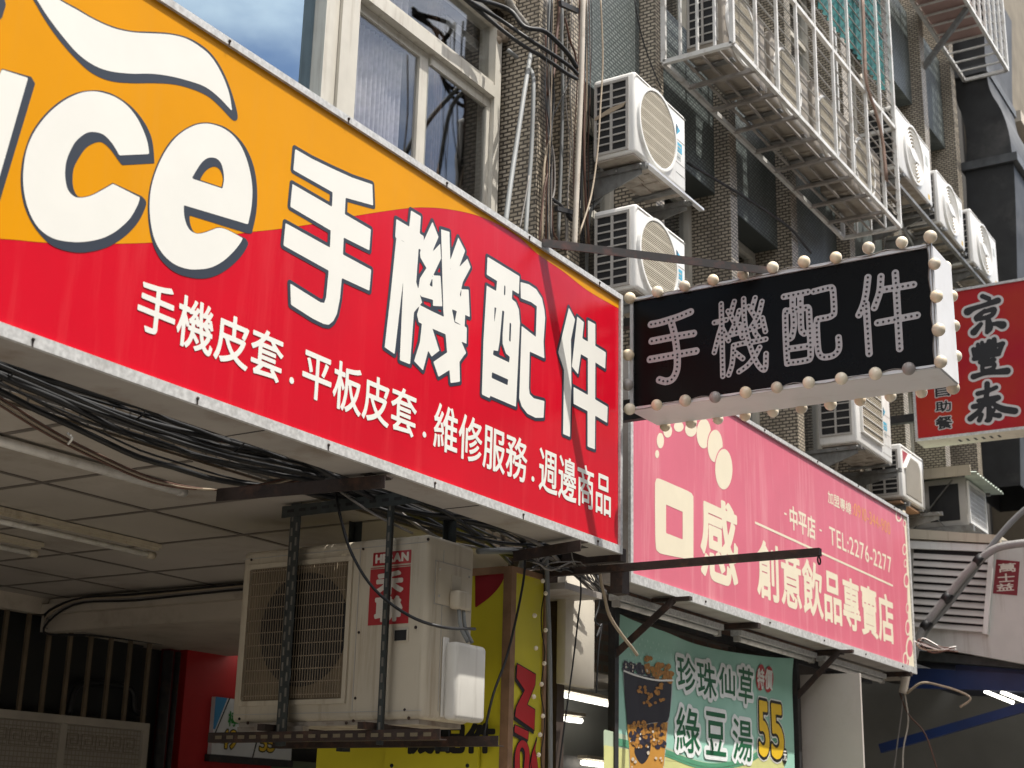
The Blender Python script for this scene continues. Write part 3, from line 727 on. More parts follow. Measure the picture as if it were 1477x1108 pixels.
ST(kk, [[(875,65),(885,450),(893,855)],[(800,270),(930,240)],[(880,300),(845,420),(800,595)],[(885,330),(955,465)],[(1018,40),(975,190)],[(950,145),(1020,265)],[(1072,140),(1040,250),(975,395)],[(975,405),(1060,380),(1105,370)],[(1075,290),(1105,425)],[(1120,10),(1130,250),(1160,420),(1215,600),(1270,720),(1325,780),(1358,765),(1365,610)],[(1245,0),(1205,140)],[(1175,95),(1260,230)],[(1320,40),(1280,190),(1190,345)],[(1190,345),(1290,305)],[(1325,220),(1358,365)],[(1235,290),(1245,380),(1280,430)],[(1010,520),(1120,495),(1250,475),(1362,450)],[(1010,520),(1003,640),(990,740),(958,840)],[(1030,600),(1110,662)],[(1295,540),(1235,650),(1160,740),(1070,805)]], .0132)
ST(kp, [[(100,335),(318,292)],[(180,330),(180,440)],[(250,320),(250,430)],[(185,470),(190,600),(175,690),(158,712)],[(252,450),(258,630),(285,668)],[(150,808),(310,785)],[(370,288),(500,255),(538,258),(548,310),(555,470),(540,502),(500,522),(420,537),(398,565),(405,760),(420,850),(460,882),(540,870),(588,830),(600,780),(595,705)]], .0150)
q = [x[:2] for x in kp([(130,465),(280,437),(322,440),(330,520),(343,830),(338,885),(310,910),(155,932),(128,900),(112,500),(130,465)])]; strokes.append((spline(q,3), .0150))
ST(kp, [[(862,160),(845,300),(820,410),(780,500)],[(845,400),(873,850)],[(980,152),(968,290),(920,435)],[(985,275),(1275,225)],[(1110,120),(1150,805)],[(950,572),(1308,503)]], .0160)
b = MB(); sheet(b, Union(*[Stroke(p, r) for p, r in strokes]), onX(XS-.0022), 0, .0032); b.build('lettering', mat('stud_grey', (.44,.43,.44), .45, var=.06), MS)
b = MB(); done = []
for p, r in strokes:
    p = [np.array(x) for x in p]; L = [0]
    for i in range(1, len(p)): L.append(L[-1]+np.linalg.norm(p[i]-p[i-1]))
    n = max(1, int(L[-1]/.0215))
    for k in range(n+1):
        d = L[-1]*k/n; i = max(1, min(len(p)-1, int(np.searchsorted(L, d)))); tt = (d-L[i-1])/max(1e-9, L[i]-L[i-1]); c_ = p[i-1]*(1-tt)+p[i]*tt
        if all(np.linalg.norm(c_-e) > .013 for e in done):
            done.append(c_); b.ball((XS-.0022,-c_[0],c_[1]), .0056, 8, 4, half=True, ax='-x')
b.build('stud_lights', mat('stud_lens', (.055,.055,.06), .15, var=.2), MS)
M_BULB = mat('bulb_cream', (.86,.77,.60), .22, var=.04, spec=.6); M_BULBS = [M_BULB, M_BULB, mat('bulb_warm', (.84,.70,.50), .2, var=.10, vscale=40, spec=.6), mat('bulb_dusty', (.70,.61,.47), .35, var=.18, vscale=40)]; M_BULBD = mat('bulb_grey', (.36,.33,.31), .3, var=.2)
def bulb(c, dead=False, r=.0275):
    r *= random.uniform(.95,1.05); m = MB(); m.ball(c, r, 16, 10)
    sx = XS+.002 if c[0] < XS else XS+TH-.003
    m.tube([(c[0]*.4+sx*.6,c[1],c[2]),(sx,c[1],c[2])], .0125, 10, 1)
    return m.build('bulb', [M_BULBD if dead else random.choice(M_BULBS), M_ACG], MS)
tops = [(910,431),(950,422),(989,414),(1030,405),(1073,397),(1116,387),(1161,379),(1207,373),(1254,359),(1302,351),(1343,343)]
bots = [(910,591),(949,585),(990,579),(1033,574),(1077,567),(1122,560),(1168,553),(1215,547),(1264,540),(1312,533),(1358,523)]
side_r = [(1349,382),(1352,429),(1355,477)]; side_l = [(908,513),(907,556)]
for i, q in enumerate(tops+bots+side_r+side_l):
    p = PX(q[0], q[1], XS-.008); dead = q in ((1033,574),(1312,533),(907,556))
    bulb((XS-.020, p[1], p[2]), dead)
for i in range(11):
    y = ya+.03+(yb-ya-.06)*i/10
    bulb((XS+TH+.018, y, za-.002)); bulb((XS+TH+.018, y, zb_+.002))
for i in range(1, 4): bulb((XS+TH+.018, ya+.01, za+(zb_-za)*i/4))
b = MB()
for row, zz in ((tops, zb_-.008), (bots, za+.008)):
    pts = []
    for k, q in enumerate(row):
        p = PX(q[0], q[1], XS-.008); pts.append((XS-.012, p[1], zz))
        if k < len(row)-1:
            p2 = PX(row[k+1][0], row[k+1][1], XS-.008); pts.append((XS-.014-.006*(k % 2), (p[1]+p2[1])/2, zz-.008+.010*(k % 3)))
    b.tube(spline(pts, 3), .0022, 5)
b.tube(spline([(XS-.012, ya+.004, z) for z in np.linspace(za, zb_, 6)], 3), .0022, 5); b.tube(spline([(XS-.012-.004*(k % 2), ya+.012+.006*(k % 2), z) for k, z in enumerate(np.linspace(za, zb_, 8))], 3), .0022, 5)
b.build('bulb_wiring', M_CGRY, MS)
for xx, z in ((.05,zb_-.10),(.05,za+.05),(.24,za+.05)): b = MB(); b.bar((XS+xx,yb-.001,z),(XS+xx,.80,z),.04,.04); b.build('mounting_arm', M_DSTL, MS)

# brace from the big sign to the projecting sign: it throws the long shadow down the red face
b = MB(); pA = (5.035,-.004,4.036); pB = (5.90,-.715,4.068)
dv = (Vector(pB)-Vector(pA)).normalized(); sd_ = Vector((0,0,1)).cross(dv).normalized()
b.bar(pA, pB, .036, .005); b.bar(Vector(pA)-Vector((0,0,.018))+sd_*-.016, Vector(pB)-Vector((0,0,.018))+sd_*-.016, .005, .034)
single('brace_bar', 'thin dark angle bar running from the big red sign to the bulb sign', 'brace', b, mat('brace_paint', (.035,.032,.033), .45, var=.3, vscale=20, dirt=(.14,.05,.04), damt=.6, dscale=12))

# ================================================================== red projecting sign farther along
XJ = 12.0
JS = thing('projecting_sign', 'dark red projecting sign with black brush characters haloed in pale grey', 'sign', (XJ+.12,-.3,4.8))
c0 = PX(1316,575,XJ); yl = .478; zb2 = 4.826; zt2 = 6.127; yr = -1.05
b = MB(); b.box((XJ+.004,yr,zb2),(XJ+.26,yl,zb2+.01)); b.box((XJ+.004,yr,zt2-.01),(XJ+.26,yl,zt2)); b.box((XJ+.004,yl-.01,zb2+.011),(XJ+.26,yl,zt2-.011)); b.box((XJ+.004,yr,zb2+.011),(XJ+.26,yr+.01,zt2-.011)); b.box((XJ+.25,yr+.011,zb2+.011),(XJ+.259,yl-.011,zt2-.011)); b.build('casing', M_OLD, JS)
b = MB(); t = .022; b.box((XJ-.01,yr,zb2),(XJ+.0035,yl,zb2+t)); b.box((XJ-.01,yr,zt2-t),(XJ+.0035,yl,zt2)); b.box((XJ-.01,yl-t,zb2+t+.0005),(XJ+.0035,yl,zt2-t-.0005)); b.box((XJ-.01,yr,zb2+t+.0005),(XJ+.0035,yr+t,zt2-t-.0005)); b.build('rim', M_GALV, JS)
b = MB(); b.box((XJ,yr+t-.001,zb2+t-.001),(XJ+.003,yl-t+.001,zt2-t+.001)); b.build('face_panel', mat('dark_red_vinyl', (.38,.008,.020), .5, var=.12, vscale=2, vcol=(.40,.030,.014), spec=.25), JS)
b = MB()
for k in range(6): b.box((XJ+.09,.13-.065*k,zb2-.0012),(XJ+.17,.15-.065*k,zb2+.0005))
b.build('vent_slots', M_BLK, JS)
zz = 97/430; tb = trX(XJ,1380,400,zz)
def brush(L):
    out = []
    for p in L:
        uv = tb([(x[0], x[1]) for x in p]); k = .0023
        sp = spline([(u[0], u[1], x[2]*k*1.05) for u, x in zip(uv, p)], 4)
        out.append(Stroke([s_[:2] for s_ in sp], [max(.004, s_[2]) for s_ in sp]))
    return Union(*out)
br = brush([[(165,122,9),(205,138,9)],[(72,220,15),(110,200,10),(180,178,9),(262,150,12)],[(180,215,8),(130,255,10),(128,272,8)],[(180,220,8),(240,205,9),(222,245,9),(150,268,8)],[(200,262,9),(208,320,14),(195,352,8)],[(155,300,8),(110,352,13)],[(232,300,7),(260,298,10),(292,306,15)],
 [(108,462,9),(122,520,9)],[(108,465,7),(150,452,6),(190,445,7)],[(135,430,7),(140,510,7)],[(162,418,7),(166,505,7)],[(188,430,7),(190,500,8)],[(208,412,10),(218,490,9)],[(240,398,9),(246,478,8)],[(212,445,6),(295,425,9)],[(292,425,9),(268,488,9)],[(112,522,9),(270,492,8)],[(150,545,8),(240,528,8)],[(165,562,8),(170,600,8),(232,588,8)],[(165,565,7),(238,555,8),(232,590,8)],[(108,636,11),(190,614,8),(322,600,13)],
 [(135,745,9),(200,728,8),(252,705,8)],[(140,790,8),(265,768,9)],[(108,828,10),(190,812,9),(270,772,8)],[(195,682,10),(190,760,9),(150,850,9),(88,905,11)],[(225,805,7),(290,842,12),(372,856,12)],[(207,830,9),(208,905,11),(188,918,6)],[(160,880,8),(145,915,9)],[(235,850,8),(228,878,7),(272,885,10)]])
b = MB(); sheet(b, br, onX(XJ-.0016), .0205, .006); b.build('letter_halo', mat('halo_grey', (.60,.57,.56), .5, var=.05), JS)
b = MB(); sheet(b, br, onX(XJ-.0034), 0, .0055)
tq = trX(XJ)
for ch, bx in (('自',(1350,1369,556,573)),('助',(1350,1371,577.5,595)),('餐',(1350.5,1373,599.5,620))):
    p0 = tq([(bx[0],bx[3])])[0]; p1 = tq([(bx[1],bx[2])])[0]
    sh = gl_fit(ch, (p0[0],p0[1],p1[0],p1[1])); sheet(b, sh, onX(XJ-.0034), .003, .004)
b.build('lettering', mat('brush_black', (.016,.016,.018), .45), JS)
b = MB()
for ch, bx in (('自',(1350,1369,556,573)),('助',(1350,1371,577.5,595)),('餐',(1350.5,1373,599.5,620))):
    p0 = tq([(bx[0],bx[3])])[0]; p1 = tq([(bx[1],bx[2])])[0]
    sheet(b, gl_fit(ch, (p0[0],p0[1],p1[0],p1[1])), onX(XJ-.0016), .010, .005)
b.build('small_letter_halo', MATS['halo_grey'], JS)
for z in (5.07, 5.91): b = MB(); b.bar((XJ+.13,yl,z),(XJ+.13,.78,z),.06,.07); b.build('mounting_arm', M_DSTL, JS)
# ================================================================== outdoor air conditioner units
M_DBLUE = mat('logo_blue', (.05,.42,.62), .4); M_DDARK = mat('logo_dark', (.02,.05,.10), .4); M_STK = mat('sticker_grey', (.5,.52,.5), .5)
def casing(t, w, d, h, m, r=.016, tray=True):
    b = MB(); b.rbox((0,0,.012),(w,d,h), r, 3); b.box((.002,-.004,h-.026),(w-.002,-.0005,h-.024), 1)
    b.build('casing', [m, M_ACG], t)
    if tray:
        b = MB(); b.box((.012,.014,.0),(w-.012,d-.014,.011))
        for k in range(7):
            x = random.uniform(.05, w-.2); y = random.uniform(.03, d-.12); b.box((x,y,-.004-.001*k),(x+random.uniform(.05,.16),y+random.uniform(.03,.09),-.0005))
        b.build('base_tray', M_ACB, t)
    else:
        for x in (.05, w-.16): b = MB(); b.box((x,.03,.0),(x+.11,d-.03,.011)); b.build('base_rail', M_ACB, t)
    for x in (.10, w-.15): b = MB(); b.box((x,-.015,-.020),(x+.05,d+.015,-.0085)); b.build('foot', M_BRKT, t)
def side_grille(t, d, h, cols=2, rows=9, z0=.07, z1=None, y0=.035, mfr=None):
    z1 = z1 or h-.045; ya_, yb_ = y0, d-.03
    b = MB(); b.box((-.0025,ya_,z0),(-.0003,yb_,z1), 0)
    fr = .016
    b.box((-.010,ya_-fr,z0-fr),(-.0004,yb_+fr,z0), 1); b.box((-.010,ya_-fr,z1),(-.0004,yb_+fr,z1+fr), 1)
    b.box((-.0095,ya_-fr,z0+.0003),(-.0004,ya_,z1-.0003), 1); b.box((-.0095,yb_,z0+.0003),(-.0004,yb_+fr,z1-.0003), 1)
    for k in range(1, cols): y = ya_+(yb_-ya_)*k/cols; b.box((-.009,y-.008,z0+.0003),(-.0026,y+.008,z1-.0003), 1)
    for k in range(1, rows): z = z0+(z1-z0)*k/rows; b.box((-.0078,ya_+.0003,z-.0045),(-.0026,yb_-.0003,z+.0045), 1)
    b.build('side_grille', [M_BLK, mfr or M_ACG], t)
def fan_slats(t, cx, cz, r, pitch=.0115, mring=None, mslat=None):
    b = MB(); b.disc((cx,cz), r, -.0015, 48, 0)
    b.ring((cx,cz), r-.002, r+.022, -.016, -.0002, 48, 1)
    z = cz-r+.006; k = 0
    while z < cz+r-.004:
        q = math.sqrt(max(0, (r-.003)**2-(z-cz)**2)); thick = .0062 if k % 6 else .0100
        b.box((cx-q,-.012,z-thick/2),(cx+q,-.0055,z+thick/2), 2); z += pitch; k += 1
    b.build('fan_grille', [M_BLK, mring or M_ACNEW, mslat or M_BEI], t)
def fan_swirl(t, cx, cz, r):
    b = MB(); b.disc((cx,cz), r, -.0015, 48, 0); b.ring((cx,cz), r-.004, r+.022, -.02, -.0002, 48, 1)
    for k in range(1, 8):
        rr = r*k/8; b.ring((cx,cz), rr-.007, rr+.007, -.013, -.006, 36, 1)
    P = []
    for i in range(13):
        a = R(205-i*20); rr = r*.98*(1-i/14); P.append((cx+rr*math.cos(a)*.55-.02*r, cz+rr*math.sin(a)))
    S = spline([(cx-r*.55,cz+r*.12),(cx-r*.30,cz+r*.02),(cx,cz),(cx+r*.30,cz-r*.02),(cx+r*.55,cz-r*.12)], 4)
    wds = [r*.10+.26*r*(1-abs(2*i/(len(S)-1)-1)) for i in range(len(S))]
    up = [(s_[0],-.0165,s_[1]+w_*.6) for s_, w_ in zip(S, wds)]; dn = [(s_[0],-.0165,s_[1]-w_*.6) for s_, w_ in zip(S, wds)]
    b.add(up+dn, [(i, i+1, len(S)+i+1, len(S)+i) for i in range(len(S)-1)], 1)
    b.build('fan_grille', [mat('fan_disc_beige', (.56,.48,.35), .6), M_ACNEW], t)  # beige disc behind the white swirl rings
def stickers(t, w, h, x=None):
    x = x or w*.80
    b = MB(); b.prism([(x,-.0012,h*.80),(x+.055,-.0012,h*.755),(x,-.0012,h*.66)], (0,.001,0), 0); b.prism([(x,-.0024,h*.80),(x+.022,-.0024,h*.782),(x,-.0024,h*.66)], (0,.001,0), 1)
    b.box((x-.005,-.0012,h*.47),(x+.075,-.0004,h*.59), 0); b.box((x+.008,-.0022,h*.49),(x+.05,-.0013,h*.50), 2); b.box((x+.010,-.0022,h*.53),(x+.06,-.0013,h*.55), 2)
    b.box((x+.006,-.0012,h*.37),(x+.06,-.0004,h*.445), 2); b.box((x+.012,-.0022,h*.40),(x+.05,-.0013,h*.405), 1)
    b.build('sticker', [M_DBLUE, M_DDARK, M_STK], t)
def pressed_lines(t, x0, w, h, fr):
    b = MB()
    for k in fr: b.box((x0,-.0016,h*k-.0012),(w-.012,-.0003,h*k+.0012))
    b.build('pressed_line', M_ACG, t)
def brackets(x, y0, y1, z, label, drop=.12):
    """one triangular wall bracket under a unit: top arm, sloping gusset and wall plate"""
    b = MB()
    b.box((x-.018,y0,z-.030),(x+.018,y1,z-.001))
    b.prism([(x-.004,y0+.03,z-.031),(x-.004,y1,z-.031),(x-.004,y1,z-drop),(x-.004,y1-.06,z-drop),(x-.004,y0+.03,z-.06)], (.008,0,0))
    b.ball((x-.02,y0+.03,z-.015), .011, 8, 5); b.ball((x-.02,y0+.18,z-.015), .011, 8, 5)
    b.box((x-.03,y1,z-drop-.06),(x+.03,y1+.012,z))
    return single('wall_bracket', label, 'bracket', b, M_BRKT, 'brackets under the outdoor units')
GAC = 'outdoor air conditioner units on the facade'
def daikin(p_tl, p_br, label):
    a = PY(*p_tl, .35); c = PY(*p_br, .35); wd = c[0]-a[0]; h = a[2]-c[2]
    t = thing('outdoor_unit', label, 'air conditioner', (a[0], .35, c[2]), 0, GAC, True)
    casing(t, wd, .27, h, M_ACNEW, .02); side_grille(t, .27, h, 2, 9, .05, h-.05, .055)
    fan_slats(t, wd*.405, h*.50, h*.435); stickers(t, wd, h, wd*.80); pressed_lines(t, wd*.79, wd, h, (.33,.20,.62))
    return a[0], wd, c[2]
x, wd, z = daikin((916,101),(990,283), 'white outdoor unit with round beige grille, upper of the pair beside the cable bundle')
brackets(x+.10, .33, .72, z-.02, 'steel bracket under the upper round grille unit, end near the cables', .16); brackets(x+wd+.02, .33, .835, z-.02, 'steel bracket under the upper round grille unit, end near the tiled fin', .14)
b = MB(); b.box((x+.10,.315,z-.035),(x+wd+.17,.345,z-.021)); single('mounting_rail', 'pale rail along the front foot of the upper round grille unit', 'rail', b, M_ALU)
# torn tape and a tan strap stuck over the side louvre
b = MB(); q = [(x-.012,.42,z+.30),(x-.012,.60,z+.255),(x-.012,.60,z+.275),(x-.014,.50,z+.31),(x-.012,.40,z+.325)]; b.prism(q, (.003,0,0)); single('torn_tape', 'strip of torn pale tape across the side louvre of the upper outdoor unit', 'tape', b, M_CTAN)
a2 = PY(918,292,.35)
daikin((918,292),(990,466), 'white outdoor unit with round beige grille, lower of the pair behind the bulb sign corner')
x2 = a2[0]; z2 = PY(990,466,.35)[2]
brackets(x2+.08, .33, .835, z2-.02, 'steel bracket under the lower round grille unit behind the bulb sign')
# square grilled unit over the pink sign
a = PY(1230,540,.22); c = PY(1285,672,.22)
KC = 1.0549; zt = 1.6+3.175*KC; x = 9.73*KC; wd = .78*KC; zb0 = 1.6+2.655*KC; h = zt-zb0
t = thing('outdoor_unit', 'white outdoor unit with square slatted grille above the pink sign', 'air conditioner', (x,.40,zb0), 0, GAC, True)
casing(t, wd, .30, h+.05, M_ACNEW, .016); side_grille(t, .30, h+.05, 2, 8, .09, h+.0, .05)
b = MB(); b.box((.10,-.004,.12),(.56,-.0005,h-.0), 0)
for k in range(26): zq = .13+k*(h-.15)/26; b.box((.10,-.016,zq),(.56,-.006,zq+.0075), 1)
b.box((.085,-.020,.105),(.575,-.0008,.119), 2); b.box((.085,-.020,h+.001),(.575,-.0008,h+.014), 2); b.box((.085,-.019,.1195),(.099,-.0008,h), 2); b.box((.561,-.019,.1195),(.575,-.0008,h), 2)
for k in range(5): zq = .16+k*.075; b.box((.10,-.022,zq),(.56,-.0165,zq+.006), 2)
b.build('fan_grille', [M_BLK, M_BEI, M_ACNEW], t)
stickers(t, wd, h, .64); pressed_lines(t, .6, wd, h, (.12,.25,.42,.70))
brackets(x+.03, .38, .83, zb0-.01, 'steel bracket under the square grilled unit, end near the camera', .18); brackets(x+wd-.05, .32, .83, zb0-.03, 'steel bracket under the square grilled unit, end away from the camera', .14)
# pale unit with cut-corner mesh
t = thing('outdoor_unit', 'small white outdoor unit with cut corner mesh and a red corner badge', 'air conditioner', (11.32,.40,4.195), 0, GAC, True)
casing(t, .59, .28, .45, M_ACNEW, .014); side_grille(t, .28, .45, 2, 9, .05, .39, .045)
b = MB(); b.prism([(.07,-.002,.05),(.48,-.002,.05),(.48,-.002,.33),(.42,-.002,.385),(.22,-.002,.385),(.07,-.002,.27)], (0,.0018,0)); 
for k in range(24): zq = .056+k*.0135; b.box((.075,-.006,zq),(.475 if zq < .33 else .42,-.0022,zq+.006), 1) if zq < .27 else b.box((.075+(zq-.27)*1.3,-.006,zq),(.475-(max(0, zq-.33))*1.1,-.0022,zq+.006), 1)
b.build('fan_grille', [M_ACG, mat('mesh_beige', (.52,.49,.44), .6)], t)
b = MB(); b.prism([(.03,-.0012,.29),(.17,-.0012,.40),(.03,-.0012,.40)], (0,.001,0)); b.build('badge', mat('badge_red', (.42,.05,.07), .4), t)
b = MB(); b.bar((.05,-.012,.255),(.21,-.012,.40), .014,.012); b.build('grille_edge', M_ACNEW, t)
brackets(11.86, .25, .83, 4.175, 'steel bracket under the cut corner unit', .16); brackets(11.40, .38, .83, 4.175, 'steel bracket behind the end of the pink sign', .16)
b = MB(); b.box((11.3,.42,4.16),(11.8,.70,4.176)); single('timber_pad', 'weathered timber pad beneath the cut corner unit', 'board', b, M_WOOD)
# window unit under its small corrugated roof
t = thing('window_air_conditioner', 'boxy window air conditioner on crossed struts under a small corrugated canopy', 'air conditioner', (11.75*1.0584,.20,1.6+2.4*1.0584), 0, None, True); t.scale = (1.0584,)*3
b = MB(); b.rbox((0,0,.02),(.58,.62,.42), .012, 2); b.build('casing', M_ACG, t)
b = MB(); b.box((.05,-.004,.07),(.53,-.0004,.37), 0)
for k in range(16): b.box((.05+k*.03,-.012,.07),(.056+k*.03,-.005,.37), 1)
for k in range(8): b.box((.05,-.014,.08+k*.038),(.53,-.0125,.084+k*.038), 1)
b.box((.03,-.016,.045),(.55,-.0006,.069), 2); b.box((.03,-.016,.371),(.55,-.0006,.392), 2); b.box((.03,-.0155,.0695),(.049,-.0006,.3705), 2); b.box((.531,-.0155,.0695),(.55,-.0006,.3705), 2)
b.build('front_grille', [M_ACG, M_ALU, M_ACNEW], t)
b = MB(); b.box((-.004,.06,.07),(-.0004,.30,.37)); b.box((-.004,.34,.07),(-.0004,.58,.37)); b.build('side_opening', M_BLK, t)
for p_, q_, w_, h_ in (((-.02,.10,.40),(-.02,.50,-.05),.02,.006),((-.03,.50,.40),(-.03,.12,-.05),.02,.006),((-.02,-.05,-.01),(-.02,.8,-.01),.05,.05),((.55,-.05,-.01),(.55,.8,-.01),.05,.05)):
    b = MB(); b.bar(p_, q_, w_, h_); b.build('strut', M_BRKT, t)
cp = thing('canopy', 'small corrugated pale green canopy over the window air conditioner', 'canopy', (12.0,.3,4.47)); cp.location = (12.0*1.0584, -3.061+3.361*1.0584, 1.6+2.87*1.0584); cp.scale = (1.0584,)*3
b = MB(); n = 44; vs = []
for i in range(n+1):
    xx = 11.62+.86*i/n; z = 4.475+.010*math.sin(i*2*math.pi/4); vs += [(xx,-.10,z-.055),(xx,.72,z+.01),(xx,-.10,z-.061),(xx,.72,z+.004)]
fs = []
for i in range(n): a_ = 4*i; fs += [(a_,a_+4,a_+5,a_+1),(a_+2,a_+3,a_+7,a_+6),(a_,a_+2,a_+6,a_+4)]
b.add(vs, fs, 0, True); b.box((11.61,-.06,4.40),(11.625,.72,4.485), 1); b.build('roof_sheet', [mat('canopy_sheet', (.52,.60,.50), .5, var=.2, vscale=8), M_OLD], cp)
for xx in (11.66, 12.44): b = MB(); b.bar((xx,.0,4.41),(xx,.74,4.44), .025,.025); b.build('support', M_BRKT, cp)
# three swirl-fan units past the cage
sw = [(11.10,.95,6.93,7.52,'white outdoor unit with a swirl fan, the one beside the white cage'),(12.26,.80,6.87,7.40,'white outdoor unit with a swirl fan, middle of the row of three'),(13.35,.93,6.87,7.44,'white outdoor unit with a swirl fan, the one beside the black duct')]
for i, (x, wd, z0, z1, lb) in enumerate(sw):
    t = thing('outdoor_unit', lb, 'air conditioner', (x,.22,z0), 0, GAC, True); h = z1-z0
    casing(t, wd, .28, h, M_ACNEW, .014); side_grille(t, .28, h, 2, 8, .05, h-.05, .045); fan_swirl(t, wd*.45, h*.5, h*.42)
    b = MB(); b.box((wd*.84,-.0012,h*.62),(wd*.92,-.0004,h*.78), 0); b.box((wd*.86,-.0012,h*.08),(wd*.91,-.0004,h*.16), 1); b.build('sticker', [M_STK, mat('sticker_yellow', (.7,.45,.05), .5)], t)
    brackets(x+.06, .20, .74, z0-.02, 'steel bracket under the %s swirl fan unit, near end' % ('first','middle','last')[i], .2); brackets(x+wd-.06, .20, .74, z0-.02, 'steel bracket under the %s swirl fan unit, far end' % ('first','middle','last')[i], .2)
b = MB()
for y in (.23,.47): b.box((11.05,y,6.78),(14.3,y+.035,6.81))
for k in range(14): b.box((11.08+k*.245,.266,6.785),(11.10+k*.245,.469,6.805))
single('support_tray', 'open steel tray carrying the row of swirl fan units', 'tray', b, M_BRKT)

# ================================================================== white security cage with units inside
CX0, CX1, CY0, CY1, CZ0, CZ1 = 7.675, 11.03, .22, .72, 6.375, 8.55
CG = thing('window_cage', 'white steel security cage boxed out over a third floor window', 'window cage', (9.35,.47,6.375))
ZM = 7.262; XU = 8.45
b = MB(); s_ = .030
b.bar((CX0,CY0,CZ0),(CX1,CY0,CZ0), s_,s_); b.bar((CX0,CY1-.02,CZ0),(CX1,CY1-.02,CZ0), s_,s_); b.bar((CX0,CY0,ZM),(CX1,CY0,ZM), s_,s_)
for x in (CX0, CX1): b.bar((x,CY0,CZ0),(x,CY1-.02,CZ0), s_,s_); b.bar((x,CY0,ZM),(x,CY1-.02,ZM), s_,s_)
b.bar((CX0,CY0,CZ1),(CX1,CY0,CZ1), s_,s_); b.bar((CX0,CY0,CZ0),(CX0,CY0,CZ1), s_,s_, up=(0,1,0)); b.bar((CX1,CY0,CZ0),(CX1,CY0,CZ1), s_,s_, up=(0,1,0)); b.bar((CX0,CY1-.02,CZ0),(CX0,CY1-.02,CZ1), s_,s_, up=(0,1,0)); b.bar((CX1,CY1-.02,CZ0),(CX1,CY1-.02,CZ1), s_,s_, up=(0,1,0))
b.build('frame', M_CAGE, CG)
b = MB(); n = 9
for k in range(1, n): x = CX0+(CX1-CX0)*k/n; b.bar((x,CY0-.006,CZ0),(x,CY0-.006,CZ1), .021,.021, up=(0,1,0))
z = CZ0+.11; k = 0
while z < CZ1-.02:
    if abs(z-ZM) > .03: b.tube([(CX0,CY0+.010,z),(CX1,CY0+.010,z)], .0065, 6, 1)
    z += .1095; k += 1
for x in (CX0, CX1):
    for k in range(1, 4): y = CY0+(CY1-.02-CY0)*k/4; b.bar((x,y,CZ0),(x,y,CZ1), .022,.014, up=(0,1,0))
b.build('front_bars', [M_CAGE, M_CAGEB], CG)
b = MB()
for k in range(1, 9): x = CX0+(CX1-CX0)*k/9; b.bar((x,CY0,CZ0-.004),(x,CY1-.02,CZ0-.004), .030,.022)
for k in range(1, 4): y = CY0+(CY1-.02-CY0)*k/4; b.bar((CX0,y,CZ0+.014),(CX1,y,CZ0+.014), .018,.012)
b.build('floor_bars', mat('cage_floor_shaded', (.34,.31,.28), .6, var=.3, vscale=12), CG)  # grey brown colour stands in for shade on the cage's underside
for i in range(4):
    x = 7.80+i*.81
    t = thing('outdoor_unit', ('white outdoor unit standing in the near end of the white cage','white outdoor unit second from the near end inside the white cage','white outdoor unit third from the near end inside the white cage','white outdoor unit in the far end of the white cage')[i], 'air conditioner', (x,.33,6.43), 0, GAC, True)
    casing(t, .70, .27, .56, mat('ac_beige_shaded', (.33,.29,.24), .5, var=.15, dirt=(.22,.16,.1), damt=.6, streak=True), .018, False); side_grille(t, .27, .56, 2, 7, .09, .51, .055); fan_slats(t, .28, .28, .23, .014)  # beige casing with the shade inside the cage put into its colour
TS = thing('corrugated_panel', 'teal corrugated sheets fixed behind the upper bars of the white cage', 'panel', (10.2,.27,7.6))
b = MB(); vs = []; n = 96
for i in range(n+1): xx = 9.45+1.55*i/n; vs += [(xx,.275+.012*math.sin(i*math.pi/3),7.60),(xx,.275+.012*math.sin(i*math.pi/3),8.52)]
b.add(vs, [(2*i,2*i+2,2*i+3,2*i+1) for i in range(n)], 0, True); b.box((9.45,.258,8.10),(11.0,.262,8.125), 1); b.build('sheet', [M_TEAL, M_BLK], TS)
b = MB(); p = [PY(1243,-10,.19), PY(1246,60,.19), PY(1249,118,.19), PY(1262,160,.19), PY(1272,200,.19), PY(1278,260,.19)]; b.tube(spline(p,4), .010, 7); b.tube(spline([(q[0]+.03,q[1],q[2]) for q in p],4), .009, 7)
single('refrigerant_pipe', 'taped brown pipe pair running down the front of the white cage', 'pipe', b, mat('pipe_wrap', (.33,.22,.17), .7, var=.3, vscale=20))
# cage farther up the facade
C2 = thing('window_cage', 'white steel security cage high up beside the black duct', 'window cage', (15.0,.45,9.93))
b = MB(); a0, a1 = 12.3, 15.47; zc = 9.945; sq = .036
for y in (.22,.70): b.bar((a0,y,zc),(a1,y,zc), sq,sq)
for x in (a0, a1): b.bar((x,.22,zc),(x,.70,zc), sq,sq); b.bar((x,.22,zc),(x,.22,11.6), sq,sq, up=(0,1,0))
b.build('frame', M_CAGE, C2); b = MB()
for k in range(1, 14): x = a0+(a1-a0)*k/14; b.bar((x,.216,zc),(x,.216,11.6), .024,.024, up=(0,1,0)); b.bar((x,.22,zc),(x,.70,zc), .022,.016)
for k in range(1, 13): b.tube([(a0,.23,zc+k*.12),(a1,.23,zc+k*.12)], .007, 6)
b.build('front_bars', M_CAGE, C2)
b = MB(); b.box((a0+.02,.24,zc+.03),(14.6,.68,zc+.05)); b.build('floor_sheet', mat('pink_sheet', (.42,.28,.25), .7), C2)
b = MB(); b.bar((13.9,.24,zc-.03),(13.9,.74,zc-.60), .05,.05); b.build('strut', M_BRKT, C2)

